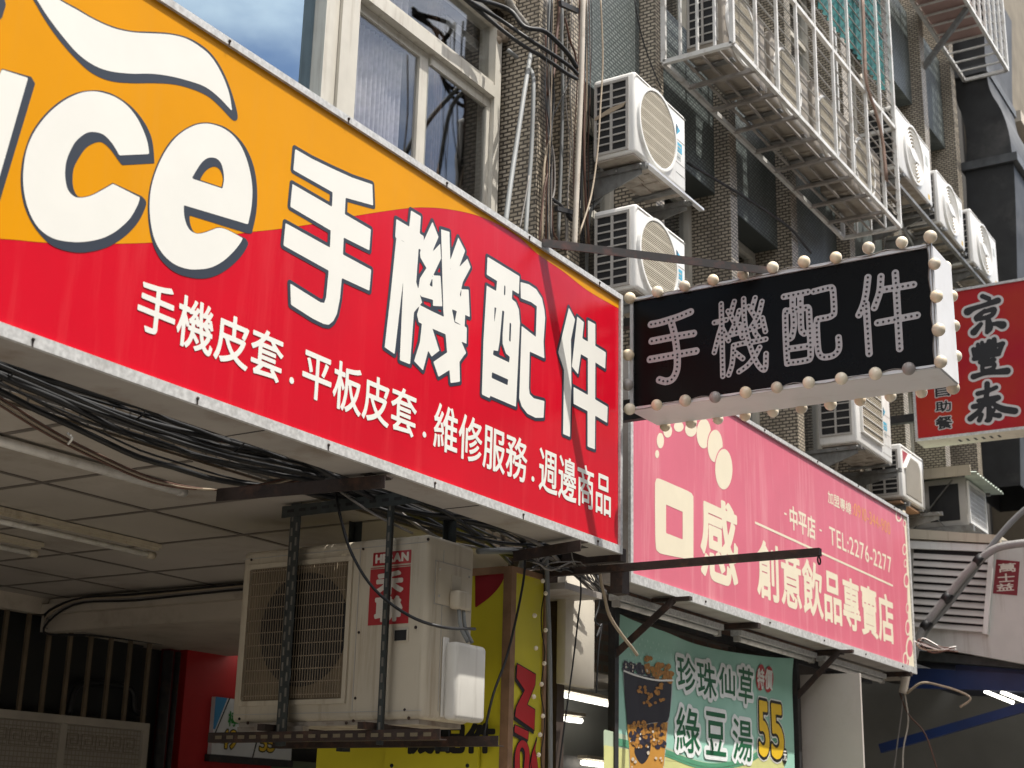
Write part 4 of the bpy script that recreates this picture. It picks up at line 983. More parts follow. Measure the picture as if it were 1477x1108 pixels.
# ================================================================== black exhaust duct
def dz(px, py): p = PX(px,py,15.5); return p[1], p[2]
front = [dz(1420,-40),dz(1420,60),dz(1422,95),dz(1428,130),dz(1444,158),dz(1455,190),dz(1460,225),dz(1463,250),dz(1466,330),dz(1468,450),dz(1470,560),dz(1472,700)]
DU = thing('exhaust_duct', 'black sheet metal exhaust duct with a swan neck climbing the facade', 'duct', (16.2,.5,4.5))
front = spline(front, 3); wdt = [dz(1372,-40)[0]-dz(1420,-40)[0]]
b = MB(); vs = []
for i, (y, z) in enumerate(front):
    t_ = min(1, max(0, (9.9-z)/1.1)); d_ = .37+.16*t_; vs += [(15.5,y,z),(15.5,y+d_,z),(16.75,y+d_,z),(16.75,y,z)]
n = len(front); fs = []
for i in range(n-1):
    for k in range(4): a_ = 4*i; fs.append((a_+k, a_+(k+1) % 4, a_+4+(k+1) % 4, a_+4+k))
M_DUCT = mat('duct_black', (.045,.046,.047), .5, var=.5, vscale=2.2, dirt=(.11,.105,.10), damt=.6, dscale=1.6, spec=.3)
b.add(vs, fs); b.build('duct_body', M_DUCT, DU)
for px, py in ((1418,100),(1462,228),(1468,415)):
    b = MB()
    y, z = dz(px, py); t_ = min(1, max(0, (9.9-z)/1.1)); d_ = .37+.16*t_
    b.box((15.45,y-.05,z-.05),(16.80,y+d_+.05,z+.05)); b.build('flange', mat('duct_flange', (.09,.095,.10), .5, var=.4, vscale=8), DU)
# ================================================================== old unit hung under the sign on slotted angle
HX, HY, HZ, HW, HD, HH = 4.72, 1.285, 1.985, .985, .33, .738
HU = thing('outdoor_unit', 'stained cream outdoor unit with a square wire grille hung under the arcade edge', 'air conditioner', (HX,HY,HZ), -math.pi/2, 'outdoor air conditioner units on the facade', True)
b = MB(); b.rbox((0,0,.015),(HW,HD,HH), .022, 3); b.build('casing', M_OLD, HU)
b = MB(); b.box((.004,-.003,.045),(HW-.004,-.0004,.048)); b.box((.640,-.0026,.05),(.643,-.0004,HH-.02)); b.box((HW+.0004,.10,.05),(HW+.0025,.1025,HH-.05)); b.box((.004,-.003,HH-.035),(HW-.004,-.0004,HH-.032)); b.build('panel_joint', M_ACG, HU)
b = MB(); gx0, gx1, gz0, gz1 = .062, .590, .100, .655
b.box((gx0,-.0022,gz0),(gx1,-.0004,gz1), 0)
b.disc(((gx0+gx1)/2+.04,(gz0+gz1)/2+.01), .235, -.0034, 40, 2)
for (a_, c_) in (((gx0-.02,gz0-.02),(gx1+.02,gz0)),((gx0-.02,gz1),(gx1+.02,gz1+.02)),((gx0-.02,gz0+.0004),(gx0,gz1-.0004)),((gx1,gz0+.0004),(gx1+.02,gz1-.0004))): b.box((a_[0],-.012,a_[1]),(c_[0],-.0005,c_[1]), 3)
x = gx0+.006
while x < gx1: b.box((x-.0009,-.024,gz0+.006),(x+.0009,-.020,gz1-.006), 1); x += .0135
z = gz0+.02
while z < gz1: b.box((gx0+.004,-.0198,z-.0018),(gx1-.004,-.0165,z+.0018), 1); z += .052
b.build('fan_grille', [mat('coil_brown', (.20,.155,.10), .8, var=.4, vscale=9), mat('old_wire', (.33,.265,.185), .5, var=.2), M_BLK, M_OLD], HU)
M_LRED = mat('label_red', (.40,.025,.030), .45, var=.15); M_LWH = mat('label_white', (.66,.60,.52), .5)
def hpx(px, py): p = PX(px, py, HX); return HY-p[1], p[2]-HZ
def hquad(pts): return [hpx(*p) for p in pts]
r1 = [hpx(539,798),hpx(593,812)]; r2 = [hpx(535,822),hpx(589,899)]
b = MB(); b.rbox((r1[0][0],-.0022,r1[1][1]-.0),(r1[1][0],-.0006,r1[0][1]), .0007, 1); x0, z1 = r2[0]; x1, z0 = r2[1]; b.box((x0,-.002,z0),(x1,-.0006,z1))
b.box((x0,-.0015,z1+.004),(x1,-.0006,z1+.007)); b.build('label', M_LRED, HU)
b = MB(); fr = lambda u, v: (u, -.0034, v)
for sh in gl_line('HERAN', r1[0][0]+.012, r1[1][0]-.010, r1[1][1]+.012, r1[0][1]-.010, cap=(0,.70)): sheet(b, sh, fr, .0030, .0018)
mid = (z0+z1)/2
for ch, a_, c_ in (('禾', mid+.010, z1-.018), ('聯', z0+.016, mid-.006)):
    sheet(b, gl_fit(ch, (x0+.036, a_, x1-.036, c_)), fr, .0062, .0022)
b.build('label_lettering', M_LWH, HU)
b = MB(); x0, z1 = hpx(572,911); x1, z0 = hpx(583,924); b.rbox((x0-.012,-.006,z0-.006),(x1+.022,-.0006,z1+.012), .002, 1); b.box((x0-.004,-.0075,z0),(x1+.014,-.0062,z1+.004), 1); b.build('nameplate', [M_BEI, M_BLK], HU)
def hsd(px, py): p = PY(px, py, .30); return p[0]-HX, p[2]-HZ
b = MB(); q0 = hsd(629,802); q1 = hsd(677,882); b.box((HW+.0004,q0[0]-.004,q1[1]-.004),(HW+.0016,q1[0]+.004,q0[1]-.016), 1); b.rbox((HW+.0005,q0[0],q1[1]),(HW+.006,q1[0],q0[1]-.02), .002, 1)
for yy in (q0[0]+.02, q1[0]-.02):
    for z in (q1[1]+.03, q0[1]-.05): b.ball((HW+.007,yy,z), .006, 6, 4, 1)
b.build('access_panel', [M_OLD, M_ACG], HU)
q = hsd(655,870); b = MB(); b.rbox((HW+.0065,q[0]-.05,q[1]-.03),(HW+.055,q[0]+.05,q[1]+.045), .012, 2); b.build('cable_boss', M_OLD, HU)
b = MB(); b.box((HW+.0065,q[0]-.035,q[1]+.05),(HW+.0085,q[0]+.03,q[1]+.11)); b.build('rating_plate', M_BEI, HU)
q0 = hsd(640,930); q1 = hsd(690,1040)
b = MB(); b.rbox((HW+.001,q0[0]-.012,.03),(HW+.008,q0[0]+.03,q0[1]+.03), .003, 1); b.rbox((HW+.002,q0[0],.020),(HW+.068,q0[0]+.215,q0[1]+.012), .020, 3); b.build('valve_cover', mat('valve_cover_white', (.64,.62,.57), .45, var=.08, dirt=(.25,.21,.17), damt=.6, dscale=6, streak=True), HU)
b = MB()
for dy in (-.016,.016): b.tube(spline([(HW+.035,q[0]+dy,q[1]-.03),(HW+.04,q[0]+dy+.012,q[1]-.10),(HW+.05,q[0]+dy+.05,q0[1]+.02)],4), .008, 8)
b.build('unit_hose', M_PVC, HU)
b = MB()
for px, py in ((358,1043),(618,778),(500,1043),(510,1040),(590,1036),(680,1040),(636,1040),(620,800),(612,1000),(600,905)):
    u, v = hpx(px, py)
    if 0 < u < HW: b.ball((u,-.002,v), .007, 6, 4)
for u, v in ((.655,.70),(.655,.36),(.655,.10),(.05,.70),(.30,.705),(.90,.05),(.05,.03)): b.ball((u,-.002,v), .006, 6, 4)
b.build('casing_screw', M_RUST, HU)
b = MB(); b.box((.03,.02,-.004),(HW-.03,HD-.02,.0145)); b.box((.05,-.01,-.03),(.40,.03,-.0045)); b.build('base_tray', M_ACB, HU)
# slotted angle hanger
HG = thing('slotted_hanger', 'slotted steel angle frame carrying the stained cream unit', 'hanger', (4.9,.8,1.9))
def slotted(mb, p, q, n, mi=0, w=.040):
    p = Vector(p); q = Vector(q)
    mb.bar(p, q, .004, w, mi); mb.bar(p+Vector((.020,.018,0)), q+Vector((.020,.018,0)), .040, .004, mi)
    d = q-p
    for k in range(n):
        c = p+d*((k+.5)/n); mb.bar(c-d.normalized()*.016+Vector((-.0032,0,0)), c+d.normalized()*.016+Vector((-.0032,0,0)), .0018, .010, 1)
yA = PX(424,760,4.66)[1]; yB = PX(564,760,4.66)[1]
b = MB(); zt_ = 2.895
for yy in (yA, yB):
    # flange facing the arcade with its slots
    b = MB(); wl = .036 if yy == yA else .006
    b.box((4.655,yy-wl,1.90),(4.659,yy+.018,zt_)); b.box((4.6592,yy+.014,1.90),(4.697,yy+.018,zt_))
    k = 0; z = 1.95
    while z < zt_-.03:
        b.box((4.6530,yy+.001,z),(4.6549,yy+.010,z+.034), 1)
        if yy == yA: b.box((4.6530,yy-.024,z+.02),(4.6549,yy-.015,z+.054), 1)
        z += .062
    b.build('upright', [M_SSTL, mat('slot_light', (.15,.14,.12), .7)], HG)
for yy in (yA, yB):
    b = MB(); b.box((5.09,yy-.022,1.90),(5.094,yy+.022,zt_)); b.box((5.054,yy+.018,1.90),(5.0898,yy+.022,zt_)); b.build('upright', M_SSTL, HG)
b = MB(); b.box((4.645,.22,2.835),(4.649,yA+.06,2.885)); b.box((4.6492,.22,2.881),(4.69,yA+.06,2.885))
y = .27
while y < yA+.02: b.box((4.6432,y,2.855),(4.6449,y+.034,2.867), 1); y += .062
b.build('crossbar', [M_SSTL, M_BLK], HG)
b = MB(); xx = 5.045; b.box((xx,.16,1.915),(xx+.004,1.33,1.955)); b.box((xx+.0042,.16,1.915),(xx+.045,1.33,1.919)); b.build('crossbar', M_RUST, HG)
b = MB(); xx = 4.640; b.box((xx,.16,1.915),(xx+.004,1.33,1.955)); b.box((xx+.0042,.16,1.915),(xx+.045,1.33,1.919))
y = .2
while y < 1.3: b.box((4.6382,y,1.928),(4.6398,y+.034,1.942), 1); y += .062
b.build('crossbar', [M_RUST, mat('slot_tan', (.16,.13,.08), .7)], HG)
for yy in (yA+.03, yB+.03):
    b = MB(); b.box((4.60,yy,1.957),(5.12,yy+.04,1.983)); b.build('bearer', M_RUST, HG)

# ================================================================== rusty stub bars and long pole
def stub(p0, p1, z, x_w, label, name='steel_bar', h=.045):
    a = PZ(*p0, z); c = PZ(*p1, z); m = MB(); m.bar(a, c, x_w, .005); m.bar((a[0]-x_w/2,a[1],a[2]-h/2),(c[0]-x_w/2,c[1],c[2]-h/2), .005, h)
    return single(name, label, 'bar', m, M_RUST)
stub((320,708),(562,688), 2.775, .05, 'short rusty angle bar under the red sign above the hanging cream unit')
stub((745,797),(842,781), 2.765, .05, 'short rusty angle bar under the red sign corner above the yellow corner sign')
b = MB(); b.bar((5.80,.80,2.735),(5.80,-.925,2.735), .032,.032); b.tube([(5.80+.016*math.cos(t_),-.918,2.700+.016*math.sin(t_)) for t_ in np.linspace(0,6.28,14)], .004, 6); single('awning_pole', 'long rusty square bar jutting across the pink sign, a ring at its tip', 'bar', b, M_RUST)

# ================================================================== arcade lights, grille, shop front
def ceiling_tube(label, xa, xb, y, kind):
    t = thing('tube_light', label, 'light', ((xa+xb)/2, y, 2.80), 0, 'tube lights on the arcade ceiling')
    if kind != 'tube': m = MB(); m.box((xa,y-.020,2.874),(xb,y+.020,2.894)); m.box((xa+.01,y-.010,2.862),(xb-.01,y+.010,2.8735), 0); m.build('batten', M_OLD, t)
    m = MB(); zz = 2.872 if kind == 'tube' else 2.842
    yy = y if kind == 'tube' else y+.03
    m.tube([(xa+.03,yy,zz),(xb-.04,yy,zz)], .019 if kind == 'tube' else .014, 12); m.build('tube', M_LAMP if kind == 'lit' else M_TUBE, t)
    for u0, u1 in ((xa,xa+.035),(xb-.045,xb)): m = MB(); m.tube([(u0,yy,zz),(u1,yy,zz)], .019, 10); m.build('lamp_holder', M_ACG if kind == 'tube' else M_OLD, t)
ceiling_tube('bare dusty tube along the arcade ceiling edge below the cables', 2.2, 4.22, 1.166, 'tube')
ceiling_tube('cream batten with an unlit tube in the middle of the arcade ceiling', 3.2, 5.11, 2.20, 'batten')
ceiling_tube('short cream batten deepest under the arcade ceiling', 3.6, 4.83, 2.72, 'batten')
t = thing('tube_light', 'lit fluorescent tube in front of the red shop front', 'light', (7.6,4.0,2.82), 0, 'tube lights on the arcade ceiling')
m = MB(); m.box((7.0,3.96,2.862),(8.5,4.09,2.895)); m.build('batten', M_PLAS, t)
m = MB(); m.tube([(7.36,4.0,2.845),(8.5,4.0,2.845)], .017, 10); m.build('tube', M_LAMP, t)
# grille window
GW = thing('barred_window', 'dark shop window with upright cream bars over patterned frosted panes', 'window', (6.1,4.3,.13))
b = MB(); gx0, gx1 = 2.5, 7.19
b.box((gx0,4.27,2.165),(gx1,4.33,2.215)); b.box((gx1-.05,4.27,.2),(gx1,4.33,2.1645)); b.box((6.45,4.28,.2),(6.50,4.32,2.1645)); b.box((5.3,4.28,.2),(5.35,4.32,2.1645)); b.box((4.1,4.28,.2),(4.15,4.32,2.1645)); b.build('frame', mat('frame_beige', (.42,.38,.32), .5, var=.15), GW)
x = 6.10-.1705*16
while x < 7.16:
    b = MB(); b.box((x-.013,4.265,2.2155),(x+.013,4.285,2.83)); b.build('bar', mat('bar_tan', (.17,.13,.085), .35, var=.3), GW); x += .1705
b = MB(); b.box((gx0,4.40,2.22),(gx1,4.41,2.83)); b.build('dark_glass', mat('grille_dark', (.020,.021,.020), .35), GW)
b = MB(); b.tube(spline([(6.55,4.34,2.22),(6.58,4.34,2.38),(6.7,4.34,2.44),(7.05,4.34,2.43),(7.10,4.34,2.30),(7.2,4.34,2.27)],4), .02, 8); b.build('hose', M_CBLK, GW)
fm = bpy.data.materials.new('frosted_fret_glass'); fm.use_nodes = True
N = fm.node_tree.nodes; L = fm.node_tree.links; p = N['Principled BSDF']
gg = N.new('ShaderNodeNewGeometry'); wv = N.new('ShaderNodeTexBrick'); mp = N.new('ShaderNodeMapping'); mp.inputs['Rotation'].default_value = (R(90),0,0)
L.new(gg.outputs['Position'], mp.inputs[0]); L.new(mp.outputs[0], wv.inputs[0]); wv.inputs['Scale'].default_value = 1; wv.inputs['Brick Width'].default_value = .03; wv.inputs['Row Height'].default_value = .03; wv.inputs['Mortar Size'].default_value = .003; wv.offset = 0
wv.inputs['Color1'].default_value = (.36,.33,.28,1); wv.inputs['Color2'].default_value = (.31,.28,.24,1); wv.inputs['Mortar'].default_value = (.24,.20,.16,1)
L.new(wv.outputs[0], p.inputs['Base Color']); p.inputs['Roughness'].default_value = .35
for xa, xb in ((4.151,5.299),(5.351,6.449),(6.501,7.139)):
    b = MB(); b.box((xa,4.296,.2),(xb,4.304,2.164)); b.build('frosted_pane', fm, GW)
    b = MB()                                         # raised key fret along the rim
    n = int((xb-xa)/.12)
    for k in range(n):
        x0 = xa+.02+k*(xb-xa-.04)/n
        for z in (2.02,):
            for (u0, v0, u1, v1) in ((0,0,.09,0),(0,0,0,.09),(0,.09,.09,.09),(.09,.09,.09,.03),(.09,.03,.03,.03),(.03,.03,.03,.06),(.03,.06,.06,.06)):
                b.box((x0+min(u0,u1)-.003,4.2935,z+min(v0,v1)-.003),(x0+max(u0,u1)+.003,4.2955,z+max(v0,v1)+.003))
    b.build('fret_pattern', mat('fret_line', (.22,.19,.15), .5), GW)
SF = thing('shopfront_panel', 'plain red shop front panel behind the hanging unit', 'shop front', (8.2,4.3,.13))
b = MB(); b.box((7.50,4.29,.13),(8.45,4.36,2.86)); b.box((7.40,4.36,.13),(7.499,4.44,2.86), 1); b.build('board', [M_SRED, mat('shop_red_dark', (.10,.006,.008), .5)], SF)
b = MB(); b.box((8.46,4.30,.13),(12.4,4.34,2.05)); b.build('green_counter_wall', mat('olive_panel', (.13,.15,.09), .6), SF)
b = MB(); b.tube([(7.28,4.25,.2),(7.28,4.25,2.70)], .035, 10); b.tube([(7.36,4.24,.2),(7.36,4.24,2.70)], .02, 8); single('downpipe', 'dark pipes standing between the barred window and the red shop front', 'pipe', b, M_DSTL)
MN = thing('menu_board', 'menu board with blue corner and yellow prices on the red shop front', 'menu board', (8.4,4.26,1.99))
q0 = PY(311,1005,4.25); q1 = PY(308,1088,4.25); q2 = PY(420,1093,4.25)
b = MB(); b.box((q0[0],4.25,q1[2]),(q2[0],4.285,q0[2])); b.build('board', mat('menu_white', (.62,.64,.66), .4), MN)
b = MB(); b.box((q0[0]-.02,4.245,q1[2]-.05),(q2[0]+.02,4.288,q1[2]-.002)); b.build('frame', M_DSTL, MN)
wq = q2[0]-q0[0]; hq = q0[2]-q1[2]
b = MB(); b.prism([(q0[0],4.2485,q0[2]),(q0[0]+.12,4.2485,q0[2]),(q0[0]+.02,4.2485,q0[2]-.22),(q0[0],4.2485,q0[2]-.22)], (0,.001,0)); b.build('blue_corner', mat('menu_blue', (.05,.25,.5), .4), MN)
b = MB(); b.bar((q0[0]+.14,4.248,q0[2]),(q0[0]+.02,4.248,q0[2]-.25), .01,.004); b.bar((q0[0]+wq*.62,4.248,q0[2]),(q0[0]+wq*.50,4.248,q1[2]), .014,.004)
for u in (.10,.58):
    for k, ch in enumerate(('4','9') if u < .3 else ('5','5')):
        sheet(b, gl_fit(ch, (q0[0]+wq*u+k*.085,q1[2]+.05,q0[0]+wq*u+k*.085+.075,q1[2]+.17)), onY(4.2475), .012, .004)
b.build('print_dark', M_BLK, MN)
b = MB()
for u in (.10,.58):
    for k, ch in enumerate(('4','9') if u < .3 else ('5','5')):
        sheet(b, gl_fit(ch, (q0[0]+wq*u+k*.085,q1[2]+.05,q0[0]+wq*u+k*.085+.075,q1[2]+.17)), onY(4.246), .003, .004)
b.build('print_yellow', mat('price_yellow', (.75,.50,.03), .4), MN)
b = MB()
for sh in gl_line('檸檬', q0[0]+.14, q0[0]+.36, q1[2]+.20, q1[2]+.30): sheet(b, sh, onY(4.247), .003, .004)
b.build('print_green', mat('menu_green', (.03,.22,.05), .5), MN)

# ================================================================== yellow corner sign box with red letters
YX, YY0 = 5.50, .40
YB = thing('corner_sign_box', 'tall yellow boarded corner with red slanted capitals and a wooden edge', 'sign', (5.65,.7,.13))
yt = PY(738,820,YY0)[2]; xe = PY(787,838,YY0)[0]
b = MB(); b.box((YX,YY0+.004,.13),(xe,1.45,yt)); b.build('board', M_YSGN, YB)
b = MB(); b.box((YX-.012,YY0-.008,.13),(YX+.028,YY0+.035,yt+.01)); b.box((YX+.0285,YY0-.008,yt-.012),(xe+.006,YY0+.003,yt+.012)); b.box((YX-.012,YY0+.0355,yt-.02),(YX-.001,1.45,yt+.012)); b.box((xe-.012,YY0-.006,.13),(xe+.010,YY0+.003,yt-.0125)); b.build('wood_edge', M_WOOD, YB)
yr = trY(YY0-.002,540,810,260/967)
NN = [poly(yr([(766,548),(866,606),(863,660),(818,768),(862,795),(858,906),(754,832),(760,780),(806,690),(762,625)])), poly(yr([(753,876),(828,912),(824,958),(750,916)])),
 poly(cspline(yr([(766,985),(790,958),(815,970),(830,1010),(832,1060),(826,1130,1),(800,1130,1),(806,1060),(806,1020),(796,1000),(784,1005),(780,1040),(780,1130,1),(752,1130,1),(754,1040)]),4)), poly(yr([(872,945),(862,1010),(872,1060),(880,1130),(846,1130),(842,1080),(838,1130),(830,1130),(846,1030)]))]
b = MB()
for sh in NN:
    sheet(b, sh, onY(YY0-.0012), .004, .003)
off = .012
for sh in NN:
    A_ = Poly(sh.A+np.array([-off*.5,-off]), sh.B+np.array([-off*.5,-off])); sheet(b, A_, onY(YY0-.0006), .004, .003)
b.build('letter_shadow', mat('print_black', (.012,.012,.012), .5), YB)
b = MB()
for sh in NN: sheet(b, sh, onY(YY0-.0026), -.001, .003)
b.build('red_lettering', mat('sign_letter_red', (.50,.015,.02), .4), YB)
yx = trX(YX-.002,540,810,260/967)
b = MB(); sheet(b, poly(cspline(yx([(540,250,1),(620,190),(680,120),(710,40,1),(540,42,1)]),5)), onX(YX-.0015), 0, .006); b.build('red_curve', mat('sign_dark_red', (.30,.01,.02), .45), YB)
LS = thing('shop_sign', 'lower yellow board with black characters beside the hanging unit', 'sign', (5.48,.9,1.7))
a_ = PX(690,958,YX-.03); c_ = PX(560,1105,YX-.03)
b = MB(); b.box((YX-.030,a_[1]-.01,1.70),(YX-.013,c_[1]+.02,a_[2]-.01)); b.build('board', M_YSGN, LS)
b = MB()
a0 = PX(610,1085,YX-.03); a1 = PX(717,1045,YX-.03)
for sh in gl_line('機配件', -a0[1]-.10, -a1[1], a0[2], a1[2]): sheet(b, sh, onX(YX-.032), .008, .003)
b.build('lettering', MATS['print_black'], LS)
b = MB()
for yy in (a_[1]+.04, c_[1]-.02):
    for z in (a_[2]-.04, 1.86): b.ball((YX-.031,yy,z), .009, 8, 5)
b.build('fixing_bolt', M_BLK, LS)
# string of little bulbs on the yellow corner
FL = thing('bulb_string', 'string of tiny clear bulbs down the edge of the yellow corner sign', 'light string', (5.8,.36,1.8))
bp = [(783,838),(787,856),(771,888),(787,909),(773,935),(785,957),(781,987),(770,1005),(783,1033),(779,1060),(777,1089)]
b = MB(); b.tube(spline([PY(783+3*math.sin(k*1.9),820+30*k,.37) for k in range(11)],3), .0028, 5); b.build('wire', M_CBLK, FL)
for q in bp: b = MB(); p = PY(q[0],q[1],.355); b.ball(p, .0105, 10, 7); b.build('bulb', M_BULB, FL)
b = MB(); b.box((5.66,1.0,.3),(5.95,1.02,2.2)); single('poster_panel', 'narrow pale poster strip low behind the hanging unit', 'poster', b, mat('poster', (.55,.52,.56), .5))

# ================================================================== pale hanging board and posts
b = MB(); p0 = PX(817,822,6.05); p1 = PX(858,990,6.05); b.rbox((PY(816,900,.45)[0],.45,PY(838,990,.45)[2]),(PY(858,900,.45)[0],.50,PY(838,824,.45)[2]), .004, 1); single('hanging_box', 'plain pale box hung on edge between the yellow corner and the banner', 'box', b, mat('box_cream', (.60,.55,.46), .6, var=.06, dirt=(.4,.34,.26), damt=.35))
PO = thing('banner_stand', 'black steel posts, rail and slanted struts holding the green banner', 'stand', (8.0,.55,.13))
xl = PY(888,1000,.57)[0]; xr_ = PY(1146,1000,.57)[0]
for xa in (xl-.045, xr_):
    b = MB(); b.box((xa,.55,.13),(xa+.042,.59,2.72)); b.build('post', M_DSTL, PO)
for xa, xb in ((xl-.025,xl+.13),(xr_+.02,xr_+.11)):
    b = MB(); b.bar((xa,.57,2.47),(xb,.30,2.765), .036,.036); b.bar((xb,.20,2.768),(xb,.42,2.768), .036,.02); b.build('strut', M_RUST, PO)
b = MB(); b.bar((xl-.05,.62,2.735),(10.95,.62,2.735), .035,.045); b.build('top_rail', M_DSTL, PO)
for xx in (8.0, 9.40, 10.85):
    b = MB(); b.bar((xx,.62,2.765),(xx,.27,2.765), .045,.03); b.build('cross_stub', M_RUST, PO)

# ================================================================== green banner
BY = .56
BN = thing('banner', 'green drink banner with brush characters, a tall layered drink and a yellow price', 'banner', (8.0,BY,1.5))
tl = PY(893,886,BY); tr_ = PY(1141,950,BY)
def edge_top(u): 
    t_ = (u-tl[0])/(tr_[0]-tl[0]); return tl[2]+(tr_[2]-tl[2])*t_ - .055*math.sin(math.pi*min(1,max(0,t_)))
def warp(u, v):
    t_ = (u-tl[0])/(tr_[0]-tl[0]); d = edge_top(u)-v
    return .010*math.sin(5.1*t_*math.pi+.6)*math.exp(-d*2.4)+.012*math.sin(7*(t_-.2)+9*d)*math.exp(-d*5)+.004*math.sin(23*t_)*math.exp(-d*6)
b = MB(); nu, nv = 60, 40; vs = []
for j in range(nv+1):
    for i in range(nu+1):
        u = tl[0]+(tr_[0]-tl[0])*i/nu-.04*(1-i/nu)*min(1,j/8)*0; v = edge_top(u)-(edge_top(u)-1.45)*j/nv; vs.append((u,BY+warp(u,v),v))
b.add(vs, [(j*(nu+1)+i,j*(nu+1)+i+1,(j+1)*(nu+1)+i+1,(j+1)*(nu+1)+i) for j in range(nv) for i in range(nu)], 0, True)
b.build('cloth', mat('banner_green', (.29,.55,.44), .5, var=.25, vscale=1.6, vcol=(.37,.63,.53)), BN)
tn = trY(BY,960,930,190/1183)
LV = lambda k: onY(BY-.0012*k, warp)
b = MB(); sheet(b, poly(cspline(tn([(-560,760,1),(-400,800),(-200,850),(0,920),(200,1010),(400,1060),(600,1040),(780,960),(950,840),(1062,745,1),(1062,1400,1),(-560,1400,1)]),6)), LV(1), 0, .012); b.build('pale_band', mat('banner_pale', (.50,.60,.44), .5), BN)
b = MB(); sheet(b, poly(cspline(tn([(-560,900,1),(-400,930),(-200,960),(0,1010),(200,1075),(400,1110),(600,1095),(800,1020),(950,930),(1062,850,1),(1062,1400,1),(-560,1400,1)]),6)), LV(2), 0, .012); b.build('cream_field', mat('banner_cream', (.66,.66,.28), .5), BN)
b = MB()
for k, o in ((0,0),(1,34)):
    sp = spline([x[:2] for x in tn([(-440,860+o),(-200,912+o),(0,962+o),(200,1040+o),(400,1084+o),(600,1062+o),(800,990+o),(1040,800+o)])],6); sheet(b, Stroke(sp, .006 if k else .012), LV(3), 0, .006)
b.build('green_swash', mat('banner_mid', (.10,.33,.19), .5), BN)
b = MB()                                             # pale halftone dots
for j in range(15):
    for i in range(17):
        px, py = 905+i*7.2+(j % 2)*3.6+j*.6, 896+i*2.4+j*9.6
        q = PY(px,py,BY); rr = .011*(1-i/19)*(1-j/17)
        if rr > .002 and q[2] < edge_top(q[0])-.05: sheet(b, poly(ell(q[0],q[2],rr,rr*1.2,8)), LV(1), 0, rr*.8)
b.build('halftone', mat('banner_dot', (.50,.74,.63), .5), BN)
boxes = [('珍',(95,272,100,425)),('珠',(284,450,145,482)),('仙',(470,606,200,458)),('草',(634,768,203,540)),('綠',(80,305,560,980)),('豆',(355,536,600,1005)),('湯',(592,772,665,1050))]
GS = []
for ch, (x0,x1,y0,y1) in boxes:
    p0 = tn([(x0,(y0+y1)/2)])[0]; p1 = tn([(x1,(y0+y1)/2)])[0]; za_ = tn([((x0+x1)/2,y1)])[0][1]; zb__ = tn([((x0+x1)/2,y0)])[0][1]
    GS.append(gl_fit(ch, (p0[0]+.006,za_+.008,p1[0]-.006,zb__-.008)))
b = MB()
for g_ in GS: sheet(b, g_, LV(4), .028, .007)
b.build('letter_halo', mat('banner_halo', (.84,.87,.86), .5), BN)
b = MB()
for g_ in GS: sheet(b, g_, LV(5), .0030, .004)
b.build('lettering', mat('banner_letter', (.010,.125,.050), .45), BN)
five = []
for x0,x1,y0,y1 in ((828,925,495,1020),(942,1050,522,1040)):
    p0 = tn([(x0,750)])[0]; p1 = tn([(x1,770)])[0]; five.append(gl_fit('5', (p0[0]+.01,tn([((x0+x1)/2,y1)])[0][1]+.02,p1[0]-.01,tn([((x0+x1)/2,y0)])[0][1]-.02)))
for nm, lv, k, m_ in (('price_white_edge',.040,4,M_WHITE),('price_black_edge',.031,5,MATS['print_black']),('price_digits',.013,6,mat('price_gold', (.85,.54,.02), .4))):
    b = MB()
    for g_ in five: sheet(b, g_, LV(k), lv, .006)
    b.build(nm, m_, BN)
b = MB()
for cx, cy in ((843,295),(925,312)): sheet(b, poly(tn(ell(cx,cy,46,118))), LV(4), 0, .006)
b.build('red_blob', mat('blob_red', (.50,.020,.030), .4), BN)
b = MB()
for ch, (x0,x1,y0,y1) in (('特',(806,882,220,390)),('價',(886,962,225,400))):
    p0 = tn([(x0,300)])[0]; p1 = tn([(x1,320)])[0]; sheet(b, gl_fit(ch, (p0[0]+.004,tn([((x0+x1)/2,y1)])[0][1],p1[0]-.004,tn([((x0+x1)/2,y0)])[0][1])), LV(5), .004, .004)
b.build('small_lettering', M_WHITE, BN)
b = MB(); sheet(b, poly(tn(ell(1063,1000,21,72))), LV(6), 0, .006); b.build('unit_badge', MATS['print_black'], BN)
b = MB(); p0 = tn([(1050,1000)])[0]; p1 = tn([(1077,1000)])[0]; sheet(b, gl_fit('元', (p0[0],tn([(1063,1040)])[0][1],p1[0],tn([(1063,955)])[0][1])), LV(7), .002, .003); b.build('badge_lettering', M_WHITE, BN)
# printed drink
tk = trY(BY,880,870,120/559)
def art(name, shapes, lv, m_, res=.006):
    bb = MB()
    for sh in shapes: sheet(bb, sh, LV(lv), 0, res)
    return bb.build(name, m_, BN)
art('printed_glass', [poly(cspline(tk([(92,455,1),(412,520,1),(405,640),(385,800),(370,960),(352,1150,1),(128,1150,1),(125,1000),(112,800),(98,600)]),4))], 3, mat('print_glass', (.42,.46,.46), .4))
art('printed_tea', [poly(cspline(tk([(96,462,1),(404,522,1),(398,640),(378,790),(300,800),(180,820),(112,815,1),(100,620)]),4)), poly(cspline(tk([(190,880),(215,860),(250,890),(268,960),(250,1040),(215,1080),(185,1060),(160,1000),(170,930)]),4))], 4, mat('print_tea', (.022,.020,.030), .4))
art('printed_jelly', [poly(cspline(tk([(112,815,1),(180,822),(300,805),(378,800,1),(366,940),(350,1150,1),(132,1150,1),(126,980)]),4))], 3.5, mat('print_jelly', (.55,.27,.05), .4))
random.seed(3); bl = []; dk = []; lt = []
